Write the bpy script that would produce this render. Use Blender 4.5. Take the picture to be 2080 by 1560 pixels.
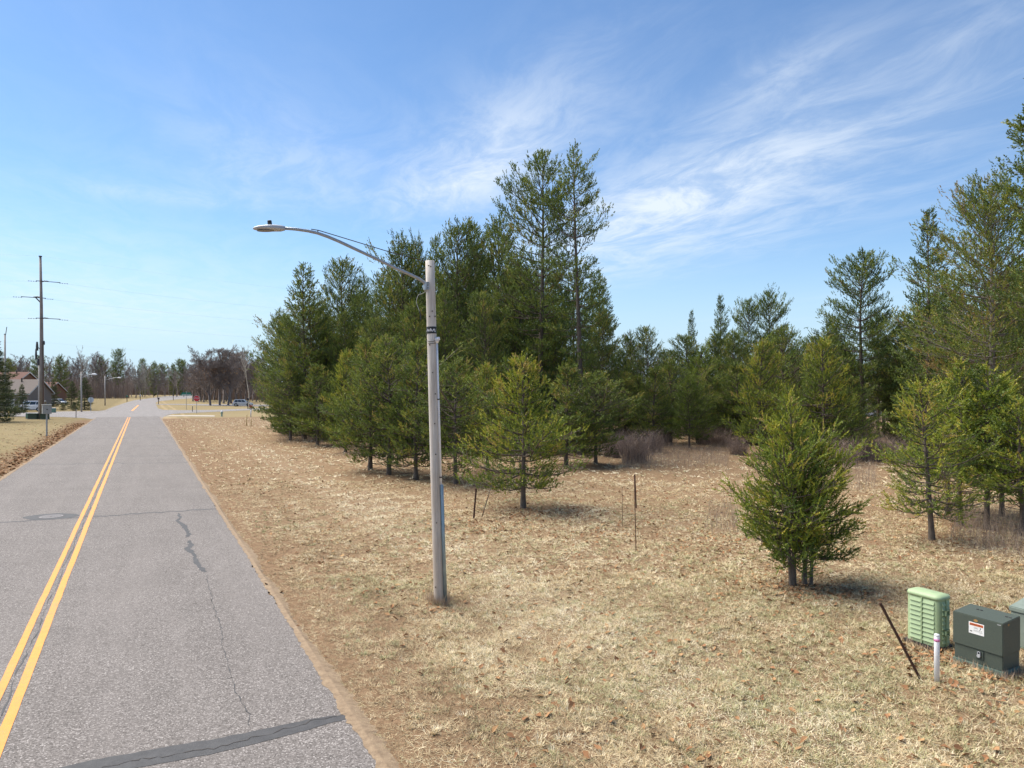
import bpy, bmesh, math, random
import numpy as np
from mathutils import Vector, Matrix

for _o in list(bpy.data.objects):
    bpy.data.objects.remove(_o, do_unlink=True)
scene = bpy.context.scene
COL = scene.collection
R = math.radians

# ------------------------------------------------------------------ camera
CAM_H = 4.5
F = 1440.0            # focal length in photo pixels (photo 2080 wide)
HOR = 788.0           # horizon row
cam_d = bpy.data.cameras.new('camera')
cam = bpy.data.objects.new('camera', cam_d)
COL.objects.link(cam)
cam.location = (0, 0, CAM_H)
cam.rotation_euler = (R(90), 0, 0)
cam_d.sensor_fit = 'HORIZONTAL'
cam_d.sensor_width = 36.0
cam_d.lens = 36.0 * F / 2080.0
cam_d.shift_y = (HOR - 780.0) / 2080.0
cam_d.clip_start = 0.1
cam_d.clip_end = 6000
scene.camera = cam

# ------------------------------------------------------------------ sun, sky
SUN_EL, SUN_AZ = 55.0, -66.0          # azimuth from +Y towards +X (negative = left of view)
sun_d = bpy.data.lights.new('sun', 'SUN')
sun_d.energy = 4.9
sun_d.angle = R(55.0)                 # thin cirrus veils the sun: soft shadows
sun_d.color = (1.0, 0.93, 0.82)
sun = bpy.data.objects.new('sun', sun_d)
COL.objects.link(sun)
_sd = Vector((math.sin(R(SUN_AZ)) * math.cos(R(SUN_EL)), math.cos(R(SUN_AZ)) * math.cos(R(SUN_EL)), math.sin(R(SUN_EL))))
sun.rotation_euler = _sd.to_track_quat('Z', 'Y').to_euler()
sun.location = _sd * 100

vs = scene.view_settings
vs.view_transform = 'Standard'
vs.look = 'None'
vs.exposure = 0.65
vs.gamma = 1.0
vs.use_curve_mapping = False
scene.cycles.max_bounces = 6
scene.cycles.transparent_max_bounces = 8
scene.cycles.use_denoising = True

world = bpy.data.worlds.new('World')
scene.world = world
world.use_nodes = True
wt = world.node_tree
for n in list(wt.nodes):
    wt.nodes.remove(n)


class NT:
    """tiny node-building helper"""
    def __init__(self, tree):
        self.t = tree

    def node(self, kind, **kw):
        n = self.t.nodes.new(kind)
        for k, v in kw.items():
            setattr(n, k, v)
        return n

    def put(self, sock, v):
        if isinstance(v, bpy.types.NodeSocket):
            self.t.links.new(v, sock)
        elif v is not None:
            if isinstance(v, (tuple, list)) and len(v) == 3 and sock.type == 'RGBA':
                v = (*v, 1.0)
            sock.default_value = v

    def m(self, op, a, b=None, c=None, clamp=False):
        n = self.node('ShaderNodeMath', operation=op, use_clamp=clamp)
        self.put(n.inputs[0], a)
        if b is not None:
            self.put(n.inputs[1], b)
        if c is not None:
            self.put(n.inputs[2], c)
        return n.outputs[0]

    def vm(self, op, a, b=None):
        n = self.node('ShaderNodeVectorMath', operation=op)
        self.put(n.inputs[0], a)
        if b is not None:
            self.put(n.inputs[1], b)
        return n.outputs['Value'] if op in ('DOT_PRODUCT', 'LENGTH', 'DISTANCE') else n.outputs[0]

    def noise(self, vec, scale, detail=3.0, rough=0.55, dist=0.0):
        n = self.node('ShaderNodeTexNoise')
        if vec is not None:
            self.put(n.inputs['Vector'], vec)
        n.inputs['Scale'].default_value = scale
        n.inputs['Detail'].default_value = detail
        n.inputs['Roughness'].default_value = rough
        n.inputs['Distortion'].default_value = dist
        return n.outputs['Fac']

    def voro(self, vec, scale, out='Distance', feature='F1'):
        n = self.node('ShaderNodeTexVoronoi', feature=feature)
        self.put(n.inputs['Vector'], vec)
        n.inputs['Scale'].default_value = scale
        return n.outputs[out]

    def ramp(self, fac, stops, interp='LINEAR'):
        n = self.node('ShaderNodeValToRGB')
        n.color_ramp.interpolation = interp
        els = n.color_ramp.elements
        while len(els) < len(stops):
            els.new(0.5)
        for e, (p, c) in zip(els, stops):
            e.position = p
            e.color = (*c, 1.0) if len(c) == 3 else c
        self.put(n.inputs[0], fac)
        return n.outputs[0]

    def mix(self, fac, a, b, blend='MIX'):
        n = self.node('ShaderNodeMix', data_type='RGBA', blend_type=blend)
        self.put(n.inputs[0], fac)
        self.put(n.inputs[6], a)
        self.put(n.inputs[7], b)
        return n.outputs[2]

    def smooth(self, v, lo, hi, a=0.0, b=1.0):
        n = self.node('ShaderNodeMapRange', interpolation_type='SMOOTHSTEP')
        self.put(n.inputs[0], v)
        n.inputs[1].default_value = lo
        n.inputs[2].default_value = hi
        n.inputs[3].default_value = a
        n.inputs[4].default_value = b
        return n.outputs[0]

    def xyz(self, x, y, z):
        n = self.node('ShaderNodeCombineXYZ')
        for s, v in zip(n.inputs, (x, y, z)):
            self.put(s, v)
        return n.outputs[0]

    def sep(self, v):
        n = self.node('ShaderNodeSeparateXYZ')
        self.put(n.inputs[0], v)
        return n.outputs


w = NT(wt)
sky = w.node('ShaderNodeTexSky', sky_type='NISHITA')
sky.sun_disc = False
sky.sun_elevation = R(SUN_EL)
sky.sun_rotation = R(SUN_AZ)
sky.altitude = 300
sky.air_density = 1.0
sky.dust_density = 0.3
sky.ozone_density = 2.0
tc = w.node('ShaderNodeTexCoord')
dx, dy, dz = w.sep(tc.outputs['Generated'])
den = w.m('MAXIMUM', w.m('ADD', dz, 0.02), 0.03)
qx = w.m('DIVIDE', dx, den)
qy = w.m('DIVIDE', dy, den)
# cirrus sheet coordinates: s along the streaks, t across them
ca, sa = 0.35, -0.937
qs = w.m('ADD', w.m('MULTIPLY', qx, ca), w.m('MULTIPLY', qy, sa))
qt = w.m('ADD', w.m('MULTIPLY', qx, -sa), w.m('MULTIPLY', qy, ca))
wob = w.noise(w.xyz(qx, qy, 3.0), 0.7, 3, 0.5)
qt2 = w.m('ADD', qt, w.m('MULTIPLY', w.m('SUBTRACT', wob, 0.5), 0.7))
fine = w.noise(w.xyz(w.m('MULTIPLY', qs, 1.5), w.m('MULTIPLY', qt2, 3.0), 0.0), 1.35, 8, 0.66, 0.45)
fibre = w.noise(w.xyz(w.m('MULTIPLY', qs, 1.2), w.m('MULTIPLY', qt2, 9.0), 5.0), 1.3, 5, 0.62, 0.25)
broad = w.noise(w.xyz(w.m('MULTIPLY', qs, 0.35), w.m('MULTIPLY', qt, 0.7), 9.0), 1.0, 3, 0.5)


def blob(px, py, a, b, amp, rot=0.0):
    z = (HOR - py) / F + 0.02 * math.sqrt(1 + ((px - 1040) / F) ** 2 + ((HOR - py) / F) ** 2)
    x0, y0 = (px - 1040) / F / z, 1.0 / z
    c, s = math.cos(rot) * ca - math.sin(rot) * sa, math.cos(rot) * sa + math.sin(rot) * ca
    ux, uy = w.m('SUBTRACT', qx, x0), w.m('SUBTRACT', qy, y0)
    al = w.m('ADD', w.m('MULTIPLY', ux, c / a), w.m('MULTIPLY', uy, s / a))
    ac = w.m('ADD', w.m('MULTIPLY', ux, -s / b), w.m('MULTIPLY', uy, c / b))
    r2 = w.m('ADD', w.m('MULTIPLY', al, al), w.m('MULTIPLY', ac, ac))
    return w.m('MULTIPLY', w.m('POWER', 2.718, w.m('MULTIPLY', r2, -1.0)), amp)


cov = w.smooth(broad, 0.48, 0.78, 0.0, 0.12)
for b in [(1040, 270, 0.70, 0.26, 0.40, 0), (940, 375, 0.75, 0.34, 0.60, 0.1), (1400, 385, 1.1, 0.36, 0.56, 0.03), (1560, 160, 0.34, 0.14, 0.34, 0),
          (1850, 100, 0.42, 0.12, 0.20, 0.05), (1300, 490, 2.0, 0.8, 0.66, 0), (120, 625, 4.5, 2.4, 0.42, 0), (560, 300, 0.6, 0.35, 0.22, 0),
          (335, 397, 0.16, 0.42, 0.30, 0.1), (620, 380, 0.5, 0.5, 0.2, 0.0)]:
    cov = w.m('ADD', cov, blob(*b))
dens = w.m('MULTIPLY', cov, w.m('ADD', w.smooth(fine, 0.33, 0.70, 0.30, 0.95), w.smooth(fibre, 0.35, 0.75, -0.04, 0.06)))
dens = w.m('MULTIPLY', dens, w.smooth(dz, 0.0, 0.10))
dens = w.m('MINIMUM', w.m('MAXIMUM', dens, 0.0), 0.85)
SKY_K = 0.075
tint = w.mix(1.0, sky.outputs[0], (1.04, 1.28, 1.46), 'MULTIPLY')
haze = w.smooth(dz, 0.0, 0.24, 0.90, 0.0)
tint = w.mix(haze, tint, (5.3, 6.95, 8.25))          # pale blue air towards the horizon, all the way round
cloud_col = (7.9, 8.6, 9.3)
col = w.mix(dens, tint, cloud_col)
bg = w.node('ShaderNodeBackground')
w.put(bg.inputs['Color'], col)
bg.inputs['Strength'].default_value = SKY_K
wo = w.node('ShaderNodeOutputWorld')
wt.links.new(bg.outputs[0], wo.inputs[0])
# ------------------------------------------------------------------ helpers
rng = np.random.default_rng(7)
random.seed(7)


def W(px, py, z=0.0):
    """ground point (height z) seen at a photo pixel"""
    Y = (CAM_H - z) * F / (py - HOR)
    return Vector(((px - 1040.0) / F * Y, Y, z))


def AT(px, Y, z=0.0):
    return Vector(((px - 1040.0) / F * Y, Y, z))


def ZAT(py, Y):
    return CAM_H - (py - HOR) / F * Y


RD = Vector((-0.4629, 0.8864, 0.0))      # along the road, away from the camera
RN = Vector((0.8864, 0.4629, 0.0))       # to its right
V_R, V_L, U_END = 2.52, -6.10, 126.0


def road(u, v, z=0.0):
    p = RD * u + RN * v
    return Vector((p.x, p.y, z))


def new_obj(name, data, parent=None):
    o = bpy.data.objects.new(name, data)
    COL.objects.link(o)
    if parent is not None:
        o.parent = parent
    return o


def tag(o, label, cat, group=None):
    o['label'] = label
    o['category'] = cat
    if group:
        o['group'] = group
    return o


def thing(name, label, cat, loc, rz=0.0, group=None, scale=None):
    o = bpy.data.objects.new(name, None)
    COL.objects.link(o)
    o.empty_display_size = 0.2
    o.location = loc
    o.rotation_euler = (0, 0, rz)
    if scale is not None:
        o.scale = scale if isinstance(scale, (tuple, list)) else (scale,) * 3
    return tag(o, label, cat, group)


def kind(o, k):
    o['kind'] = k
    return o


class MB:
    """collects shapes into one mesh"""
    def __init__(self):
        self.v, self.f = [], []

    def add(self, vs_, fs_):
        b = len(self.v)
        self.v += [tuple(p) for p in vs_]
        self.f += [tuple(i + b for i in q) for q in fs_]
        return self

    def box(self, x0, x1, y0, y1, z0, z1, M=None):
        p = [Vector(q) for q in ((x0, y0, z0), (x1, y0, z0), (x1, y1, z0), (x0, y1, z0), (x0, y0, z1), (x1, y0, z1), (x1, y1, z1), (x0, y1, z1))]
        if M is not None:
            p = [M @ q for q in p]
        return self.add(p, [(0, 3, 2, 1), (4, 5, 6, 7), (0, 1, 5, 4), (1, 2, 6, 5), (2, 3, 7, 6), (3, 0, 4, 7)])

    def tube(self, pts, rad, n=8, caps=True, ang=0.0):
        pts = [Vector(p) for p in pts]
        if not isinstance(rad, (list, tuple, np.ndarray)):
            rad = [rad] * len(pts)
        vs_, fs_ = [], []
        up = Vector((0, 0, 1))
        prev = None
        for i, p in enumerate(pts):
            t = (pts[min(i + 1, len(pts) - 1)] - pts[max(i - 1, 0)])
            t = t.normalized() if t.length > 1e-9 else up
            if prev is None:
                a = t.cross(up)
                if a.length < 1e-3:
                    a = Vector((1, 0, 0))
                a.normalize()
            else:
                a = (prev - t * prev.dot(t))
                if a.length < 1e-6:
                    a = t.orthogonal()
                a.normalize()
            prev = a
            b = t.cross(a)
            for k in range(n):
                q = 2 * math.pi * k / n + ang
                vs_.append(p + (a * math.cos(q) + b * math.sin(q)) * rad[i])
        for i in range(len(pts) - 1):
            for k in range(n):
                k2 = (k + 1) % n
                fs_.append((i * n + k, i * n + k2, (i + 1) * n + k2, (i + 1) * n + k))
        if caps:
            fs_.append(tuple(range(n - 1, -1, -1)))
            fs_.append(tuple((len(pts) - 1) * n + k for k in range(n)))
        return self.add(vs_, fs_)

    def prism(self, poly, z0, z1, M=None):
        n = len(poly)
        p = [Vector((x, y, z0)) for x, y in poly] + [Vector((x, y, z1)) for x, y in poly]
        if M is not None:
            p = [M @ q for q in p]
        return self.add(p, [tuple(range(n - 1, -1, -1)), tuple(range(n, 2 * n))] + [(i, (i + 1) % n, n + (i + 1) % n, n + i) for i in range(n)])

    def mesh(self, name='mesh'):
        me = bpy.data.meshes.new(name)
        me.from_pydata(self.v, [], self.f)
        me.update()
        return me

    def build(self, name, material, parent=None, smooth=False, bevel=0.0, seg=2):
        me = self.mesh(name)
        if bevel > 0:
            bm = bmesh.new()
            bm.from_mesh(me)
            bmesh.ops.recalc_face_normals(bm, faces=bm.faces)
            es = [e for e in bm.edges if len(e.link_faces) == 2 and e.calc_face_angle(0) > 0.5]
            bmesh.ops.bevel(bm, geom=es, offset=bevel, segments=seg, affect='EDGES', clamp_overlap=True)
            bm.to_mesh(me)
            bm.free()
        me.materials.append(material)
        if smooth:
            me.polygons.foreach_set('use_smooth', [True] * len(me.polygons))
        return new_obj(name, me, parent)


def np_mesh(name, verts, faces, material, attrs=None):
    """fast mesh from arrays: verts (N,3), faces (M,k)"""
    me = bpy.data.meshes.new(name)
    verts = np.ascontiguousarray(verts, dtype=np.float32)
    faces = np.ascontiguousarray(faces, dtype=np.int32)
    k = faces.shape[1]
    me.vertices.add(len(verts))
    me.vertices.foreach_set('co', verts.ravel())
    me.loops.add(faces.size)
    me.loops.foreach_set('vertex_index', faces.ravel())
    me.polygons.add(len(faces))
    me.polygons.foreach_set('loop_start', np.arange(0, faces.size, k, dtype=np.int32))
    me.update(calc_edges=True)
    for an, arr in (attrs or {}).items():
        a = me.attributes.new(an, 'FLOAT', 'POINT')
        a.data.foreach_set('value', np.ascontiguousarray(arr, dtype=np.float32))
    me.materials.append(material)
    return me


# ------------------------------------------------------------------ materials
MATS = {}


def mat(name, c1, c2=None, scale=8.0, rough=0.6, metal=0.0, bump=0.0, bscale=None, detail=4.0, stretch=None, spec=0.4, coat=0.0):
    if name in MATS:
        return MATS[name]
    m = bpy.data.materials.new(name)
    m.use_nodes = True
    t = NT(m.node_tree)
    p = m.node_tree.nodes['Principled BSDF']
    tcn = t.node('ShaderNodeTexCoord')
    vec = tcn.outputs['Object']
    if stretch:
        mp = t.node('ShaderNodeMapping')
        mp.inputs['Scale'].default_value = stretch
        t.put(mp.inputs[0], vec)
        vec = mp.outputs[0]
    if c2 is None:
        c2 = tuple(x * 0.78 for x in c1)
    n = t.noise(vec, scale, detail, 0.6)
    t.put(p.inputs['Base Color'], t.ramp(n, [(0.28, c1), (0.72, c2)]))
    rr = t.noise(vec, scale * 2.3, 3, 0.5)
    t.put(p.inputs['Roughness'], t.smooth(rr, 0.2, 0.8, max(0.03, rough - 0.1), min(1.0, rough + 0.1)))
    p.inputs['Metallic'].default_value = metal
    p.inputs['Specular IOR Level'].default_value = spec
    if coat:
        p.inputs['Coat Weight'].default_value = coat
        p.inputs['Coat Roughness'].default_value = 0.08
    if bump > 0:
        b = t.node('ShaderNodeBump')
        b.inputs['Strength'].default_value = bump
        b.inputs['Distance'].default_value = 0.01
        t.put(b.inputs['Height'], t.noise(vec, bscale or scale * 3, 4, 0.6))
        t.put(p.inputs['Normal'], b.outputs[0])
    MATS[name] = m
    return m


def needle_mat(name, stops, trans=0.32):
    m = bpy.data.materials.new(name)
    m.use_nodes = True
    t = NT(m.node_tree)
    nt = m.node_tree
    for n in list(nt.nodes):
        nt.nodes.remove(n)
    at = t.node('ShaderNodeAttribute', attribute_name='tint')
    oi = t.node('ShaderNodeObjectInfo')
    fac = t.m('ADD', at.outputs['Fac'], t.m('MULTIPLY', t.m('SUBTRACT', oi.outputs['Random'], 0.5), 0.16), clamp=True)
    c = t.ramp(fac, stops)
    d = t.node('ShaderNodeBsdfDiffuse')
    t.put(d.inputs['Color'], c)
    tr = t.node('ShaderNodeBsdfTranslucent')
    t.put(tr.inputs['Color'], t.mix(0.5, c, (0.18, 0.20, 0.03)))
    g = t.node('ShaderNodeBsdfGlossy')
    g.inputs['Roughness'].default_value = 0.45
    g.inputs['Color'].default_value = (0.9, 0.95, 0.85, 1)
    mx = t.node('ShaderNodeMixShader')
    mx.inputs[0].default_value = trans
    nt.links.new(d.outputs[0], mx.inputs[1])
    nt.links.new(tr.outputs[0], mx.inputs[2])
    mx2 = t.node('ShaderNodeMixShader')
    mx2.inputs[0].default_value = 0.04
    nt.links.new(mx.outputs[0], mx2.inputs[1])
    nt.links.new(g.outputs[0], mx2.inputs[2])
    out = t.node('ShaderNodeOutputMaterial')
    nt.links.new(mx2.outputs[0], out.inputs[0])
    MATS[name] = m
    return m


def attr_mat(name, stops, rough=0.85, trans=0.15):
    m = bpy.data.materials.new(name)
    m.use_nodes = True
    t = NT(m.node_tree)
    p = m.node_tree.nodes['Principled BSDF']
    at = t.node('ShaderNodeAttribute', attribute_name='tint')
    t.put(p.inputs['Base Color'], t.ramp(at.outputs['Fac'], stops))
    p.inputs['Roughness'].default_value = rough
    p.inputs['Specular IOR Level'].default_value = 0.2
    MATS[name] = m
    return m


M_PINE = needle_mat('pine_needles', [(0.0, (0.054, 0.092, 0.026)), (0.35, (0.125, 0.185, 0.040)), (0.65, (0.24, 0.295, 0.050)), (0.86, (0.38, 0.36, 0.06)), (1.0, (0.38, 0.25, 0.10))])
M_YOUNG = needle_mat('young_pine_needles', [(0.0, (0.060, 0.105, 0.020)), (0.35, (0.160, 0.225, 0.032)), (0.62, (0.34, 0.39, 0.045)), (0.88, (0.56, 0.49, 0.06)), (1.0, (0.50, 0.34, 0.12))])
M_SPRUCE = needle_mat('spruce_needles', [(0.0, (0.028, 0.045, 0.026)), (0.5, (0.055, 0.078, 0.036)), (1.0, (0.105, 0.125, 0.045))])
M_BARK = mat('pine_bark', (0.17, 0.135, 0.105), (0.075, 0.058, 0.046), 14, 0.9, bump=0.8, stretch=(1, 1, 0.3))
M_BARKL = mat('pale_pine_bark', (0.30, 0.26, 0.22), (0.16, 0.13, 0.105), 12, 0.9, bump=0.8, stretch=(1, 1, 0.3))
M_TWIG = mat('bare_twigs', (0.25, 0.205, 0.185), (0.155, 0.125, 0.112), 1.5, 0.9)
M_TWIGG = mat('grey_twigs', (0.36, 0.30, 0.25), (0.22, 0.18, 0.15), 1.5, 0.9)
M_BIRCH = mat('pale_twigs', (0.48, 0.44, 0.38), (0.28, 0.25, 0.21), 1.5, 0.9)
M_OAKLEAF = attr_mat('oak_leaves', [(0.0, (0.13, 0.062, 0.03)), (0.5, (0.30, 0.15, 0.07)), (1.0, (0.48, 0.31, 0.15))])
M_GRASS = attr_mat('dry_grass', [(0.0, (0.29, 0.205, 0.12)), (0.30, (0.52, 0.40, 0.235)), (0.60, (0.71, 0.585, 0.365)), (0.85, (0.83, 0.735, 0.53)), (0.90, (0.33, 0.31, 0.15)), (1.0, (0.48, 0.46, 0.25))])
M_BRUSH = attr_mat('brush_stems', [(0.0, (0.19, 0.145, 0.12)), (0.6, (0.34, 0.26, 0.215)), (1.0, (0.58, 0.43, 0.26))])
M_GALV = mat('galvanised_steel', (0.42, 0.44, 0.46), (0.30, 0.32, 0.34), 20, 0.45, metal=0.6)
M_ALU = mat('grey_housing', (0.50, 0.51, 0.52), (0.42, 0.43, 0.44), 10, 0.45, metal=0.2)
M_BLACK = mat('black_plastic', (0.02, 0.02, 0.022), (0.03, 0.03, 0.03), 20, 0.5)
M_WHITEP = mat('white_plastic', (0.80, 0.79, 0.80), (0.70, 0.69, 0.70), 9, 0.45)
M_RUST = mat('rusty_iron', (0.10, 0.048, 0.03), (0.055, 0.027, 0.02), 25, 0.9, bump=0.4)
M_CABLE = mat('grey_cable', (0.50, 0.50, 0.48), (0.35, 0.35, 0.34), 20, 0.6)
M_GLASS = mat('dark_glass', (0.02, 0.024, 0.03), (0.03, 0.034, 0.04), 3, 0.12, spec=0.8)
M_RUBBER = mat('tyre_rubber', (0.018, 0.018, 0.018), (0.03, 0.03, 0.03), 20, 0.85)


def pole_mat(name, ca_, cb_, cc_):
    m = bpy.data.materials.new(name)
    m.use_nodes = True
    t = NT(m.node_tree)
    p = m.node_tree.nodes['Principled BSDF']
    tcn = t.node('ShaderNodeTexCoord')
    x, y, z = t.sep(tcn.outputs['Object'])
    st = t.xyz(x, y, t.m('MULTIPLY', z, 0.035))
    grain = t.noise(st, 26, 6, 0.68, 0.2)
    crack = t.noise(t.xyz(x, y, t.m('MULTIPLY', z, 0.02)), 42, 3, 0.6, 0.4)
    big = t.noise(tcn.outputs['Object'], 0.9, 3)
    c = t.ramp(grain, [(0.30, cb_), (0.66, ca_)])
    c = t.mix(t.smooth(big, 0.35, 0.7, 0.0, 0.6), c, t.mix(0.5, c, cc_))
    c = t.mix(t.smooth(z, 0.1, 4.2, 0.75, 0.0), c, t.mix(0.6, c, cc_))
    c = t.mix(t.smooth(crack, 0.62, 0.70, 0.0, 0.8), c, tuple(q * 0.35 for q in cb_))
    t.put(p.inputs['Base Color'], c)
    p.inputs['Roughness'].default_value = 0.85
    b = t.node('ShaderNodeBump')
    b.inputs['Strength'].default_value = 0.6
    b.inputs['Distance'].default_value = 0.01
    t.put(b.inputs['Height'], grain)
    t.put(p.inputs['Normal'], b.outputs[0])
    return m


M_POLE = pole_mat('weathered_pole_wood', (0.74, 0.685, 0.62), (0.40, 0.35, 0.30), (0.36, 0.26, 0.17))
M_POLE2 = pole_mat('brown_pole_wood', (0.40, 0.34, 0.30), (0.21, 0.17, 0.15), (0.12, 0.085, 0.06))
M_POLE3 = pole_mat('pale_pole_wood', (0.50, 0.47, 0.43), (0.34, 0.31, 0.28), (0.36, 0.30, 0.24))


# ------------------------------------------------------------------ ground
def ground_h(x, y):
    """terrain height (numpy friendly)"""
    x = np.asarray(x, float)
    y = np.asarray(y, float)
    v = x * RN.x + y * RN.y
    u = x * RD.x + y * RD.y
    d = np.where(v > 0, v - V_R, V_L - v)
    k = np.clip((d + 0.1) / 2.2, 0, 1)
    k = k * k * (3 - 2 * k)
    far = np.clip((115 - u) / 20, 0, 1) * np.clip((95 - np.hypot(x, y)) / 25, 0, 1)
    h = 0.045 * np.sin(x * 0.9 + 1.3) * np.sin(y * 0.7 + 0.4) + 0.03 * np.sin(x * 2.1 + y * 1.3) + 0.02 * np.sin(x * 3.7 - y * 2.9 + 1.0)
    h = h + 0.05
    swale = -0.07 * np.exp(-((d - 3.2) / 1.5) ** 2) * (v > 0)
    return -0.03 + k * far * (h + swale)


def gz(x, y):
    return float(ground_h(x, y))


def G(px, py):
    """photo pixel -> point on the terrain"""
    p = W(px, py)
    for _ in range(4):
        p = W(px, py, gz(p.x, p.y))
    return p


NA, radii = 300, [0.0]
r_ = 0.6
while r_ < 3500:
    radii.append(r_)
    r_ *= 1.034 if r_ < 60 else 1.12
gv = [(0, 0, gz(0, 0))]
for r_ in radii[1:]:
    th = np.linspace(0, 2 * math.pi, NA, endpoint=False)
    xs, ys = r_ * np.cos(th), r_ * np.sin(th)
    gv += list(zip(xs, ys, ground_h(xs, ys)))
gf = [(0, 1 + k, 1 + (k + 1) % NA) for k in range(NA)]
me = bpy.data.meshes.new('ground')
for i in range(len(radii) - 2):
    a0, b0 = 1 + i * NA, 1 + (i + 1) * NA
    gf += [(a0 + k, b0 + k, b0 + (k + 1) % NA, a0 + (k + 1) % NA) for k in range(NA)]
me.from_pydata(gv, [], gf)
me.polygons.foreach_set('use_smooth', [True] * len(me.polygons))

m = bpy.data.materials.new('dormant_lawn')
m.use_nodes = True
t = NT(m.node_tree)
p = m.node_tree.nodes['Principled BSDF']
geo = t.node('ShaderNodeNewGeometry')
pos = geo.outputs['Position']
vv = t.vm('DOT_PRODUCT', pos, tuple(RN))
uu = t.vm('DOT_PRODUCT', pos, tuple(RD))
n_big = t.noise(pos, 0.16, 4, 0.55)
n_mid = t.noise(pos, 1.1, 5, 0.6)
n_small = t.noise(pos, 9, 5, 0.65)
n_fine = t.noise(pos, 48, 4, 0.7)
straw = t.ramp(n_small, [(0.25, (0.36, 0.275, 0.155)), (0.5, (0.56, 0.455, 0.26)), (0.78, (0.72, 0.605, 0.40))])
brown = t.ramp(n_small, [(0.3, (0.30, 0.21, 0.12)), (0.75, (0.58, 0.435, 0.255))])
sage = t.ramp(n_small, [(0.3, (0.23, 0.205, 0.105)), (0.75, (0.44, 0.40, 0.235))])
c = t.mix(t.smooth(n_mid, 0.42, 0.68, 0.0, 0.75), straw, brown)
green_zone = t.m('MULTIPLY', t.smooth(vv, 4.0, 6.5), t.smooth(vv, 22.0, 12.0))
green_zone = t.m('MULTIPLY', green_zone, t.smooth(uu, 26.0, 10.0))
c = t.mix(t.m('MULTIPLY', t.smooth(n_big, 0.40, 0.60, 0.12, 0.75), t.m('MULTIPLY', t.smooth(n_mid, 0.56, 0.40), green_zone)), c, sage)
far_m = t.noise(pos, 0.045, 3, 0.6)
c = t.mix(t.m('MULTIPLY', t.smooth(far_m, 0.36, 0.58, 0.25, 0.85), t.smooth(uu, 90.0, 130.0)), c, t.mix(0.45, sage, brown))
c = t.mix(t.smooth(uu, 95.0, 125.0, 0.0, 0.80), c, t.mix(n_mid, (0.17, 0.13, 0.06), (0.27, 0.21, 0.105)))
c = t.mix(t.smooth(vv, -5.5, -7.5, 0.0, 0.85), c, t.ramp(n_mid, [(0.35, (0.14, 0.108, 0.048)), (0.7, (0.27, 0.21, 0.105))]))
track_v = t.m('ADD', vv, t.m('MULTIPLY', t.m('SUBTRACT', t.noise(pos, 0.35, 3, 0.55), 0.5), 2.2))
track = t.m('MULTIPLY', t.m('MULTIPLY', t.smooth(track_v, 5.6, 6.8), t.smooth(track_v, 9.4, 7.6)), t.smooth(uu, 100.0, 70.0))
pale = t.ramp(n_small, [(0.25, (0.48, 0.375, 0.23)), (0.5, (0.68, 0.55, 0.35)), (0.78, (0.82, 0.70, 0.50))])
c = t.mix(t.m('MULTIPLY', track, 0.85), c, pale)
for v0, hw in ((4.55, 0.30), (6.15, 0.26)):
    tv_ = t.m('ABSOLUTE', t.m('SUBTRACT', t.m('ADD', vv, t.m('MULTIPLY', t.m('SUBTRACT', t.noise(pos, 0.25, 2, 0.5), 0.5), 1.1)), v0))
    c = t.mix(t.m('MULTIPLY', t.smooth(tv_, hw * 1.6, hw * 0.5, 0.0, 0.55), t.smooth(n_mid, 0.30, 0.55)), c, brown)
soil = t.noise(pos, 5.5, 5, 0.7)
c = t.mix(t.smooth(soil, 0.56, 0.70, 0.0, 0.55), c, (0.20, 0.135, 0.08))
edge_n = t.m('ADD', vv, t.m('MULTIPLY', t.m('SUBTRACT', n_mid, 0.5), 1.8))
verge = t.m('MULTIPLY', t.m('MULTIPLY', t.smooth(edge_n, 4.7, 3.5), t.smooth(uu, 130.0, 118.0)), t.smooth(vv, -3.0, 0.0))
verge_col = t.ramp(n_small, [(0.25, (0.26, 0.18, 0.10)), (0.55, (0.45, 0.34, 0.20)), (0.8, (0.60, 0.48, 0.32))])
c = t.mix(t.m('MULTIPLY', verge, 0.95), c, verge_col)
lv = t.m('MULTIPLY', t.smooth(edge_n, -9.0, -7.0), t.smooth(uu, 122.0, 112.0))
c = t.mix(t.m('MULTIPLY', lv, 0.85), c, t.ramp(n_small, [(0.3, (0.12, 0.07, 0.04)), (0.75, (0.27, 0.165, 0.095))]))
c = t.mix(t.smooth(n_fine, 0.35, 0.75, 0.0, 0.35), c, t.mix(0.5, c, (0.10, 0.07, 0.04)))
t.put(p.inputs['Base Color'], c)
p.inputs['Roughness'].default_value = 0.95
p.inputs['Specular IOR Level'].default_value = 0.1
bmp = t.node('ShaderNodeBump')
bmp.inputs['Strength'].default_value = 0.9
bmp.inputs['Distance'].default_value = 0.03
t.put(bmp.inputs['Height'], t.m('ADD', n_small, t.m('MULTIPLY', n_fine, 0.5)))
t.put(p.inputs['Normal'], bmp.outputs[0])
me.materials.append(m)
ground = kind(new_obj('ground', me), 'structure')

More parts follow.
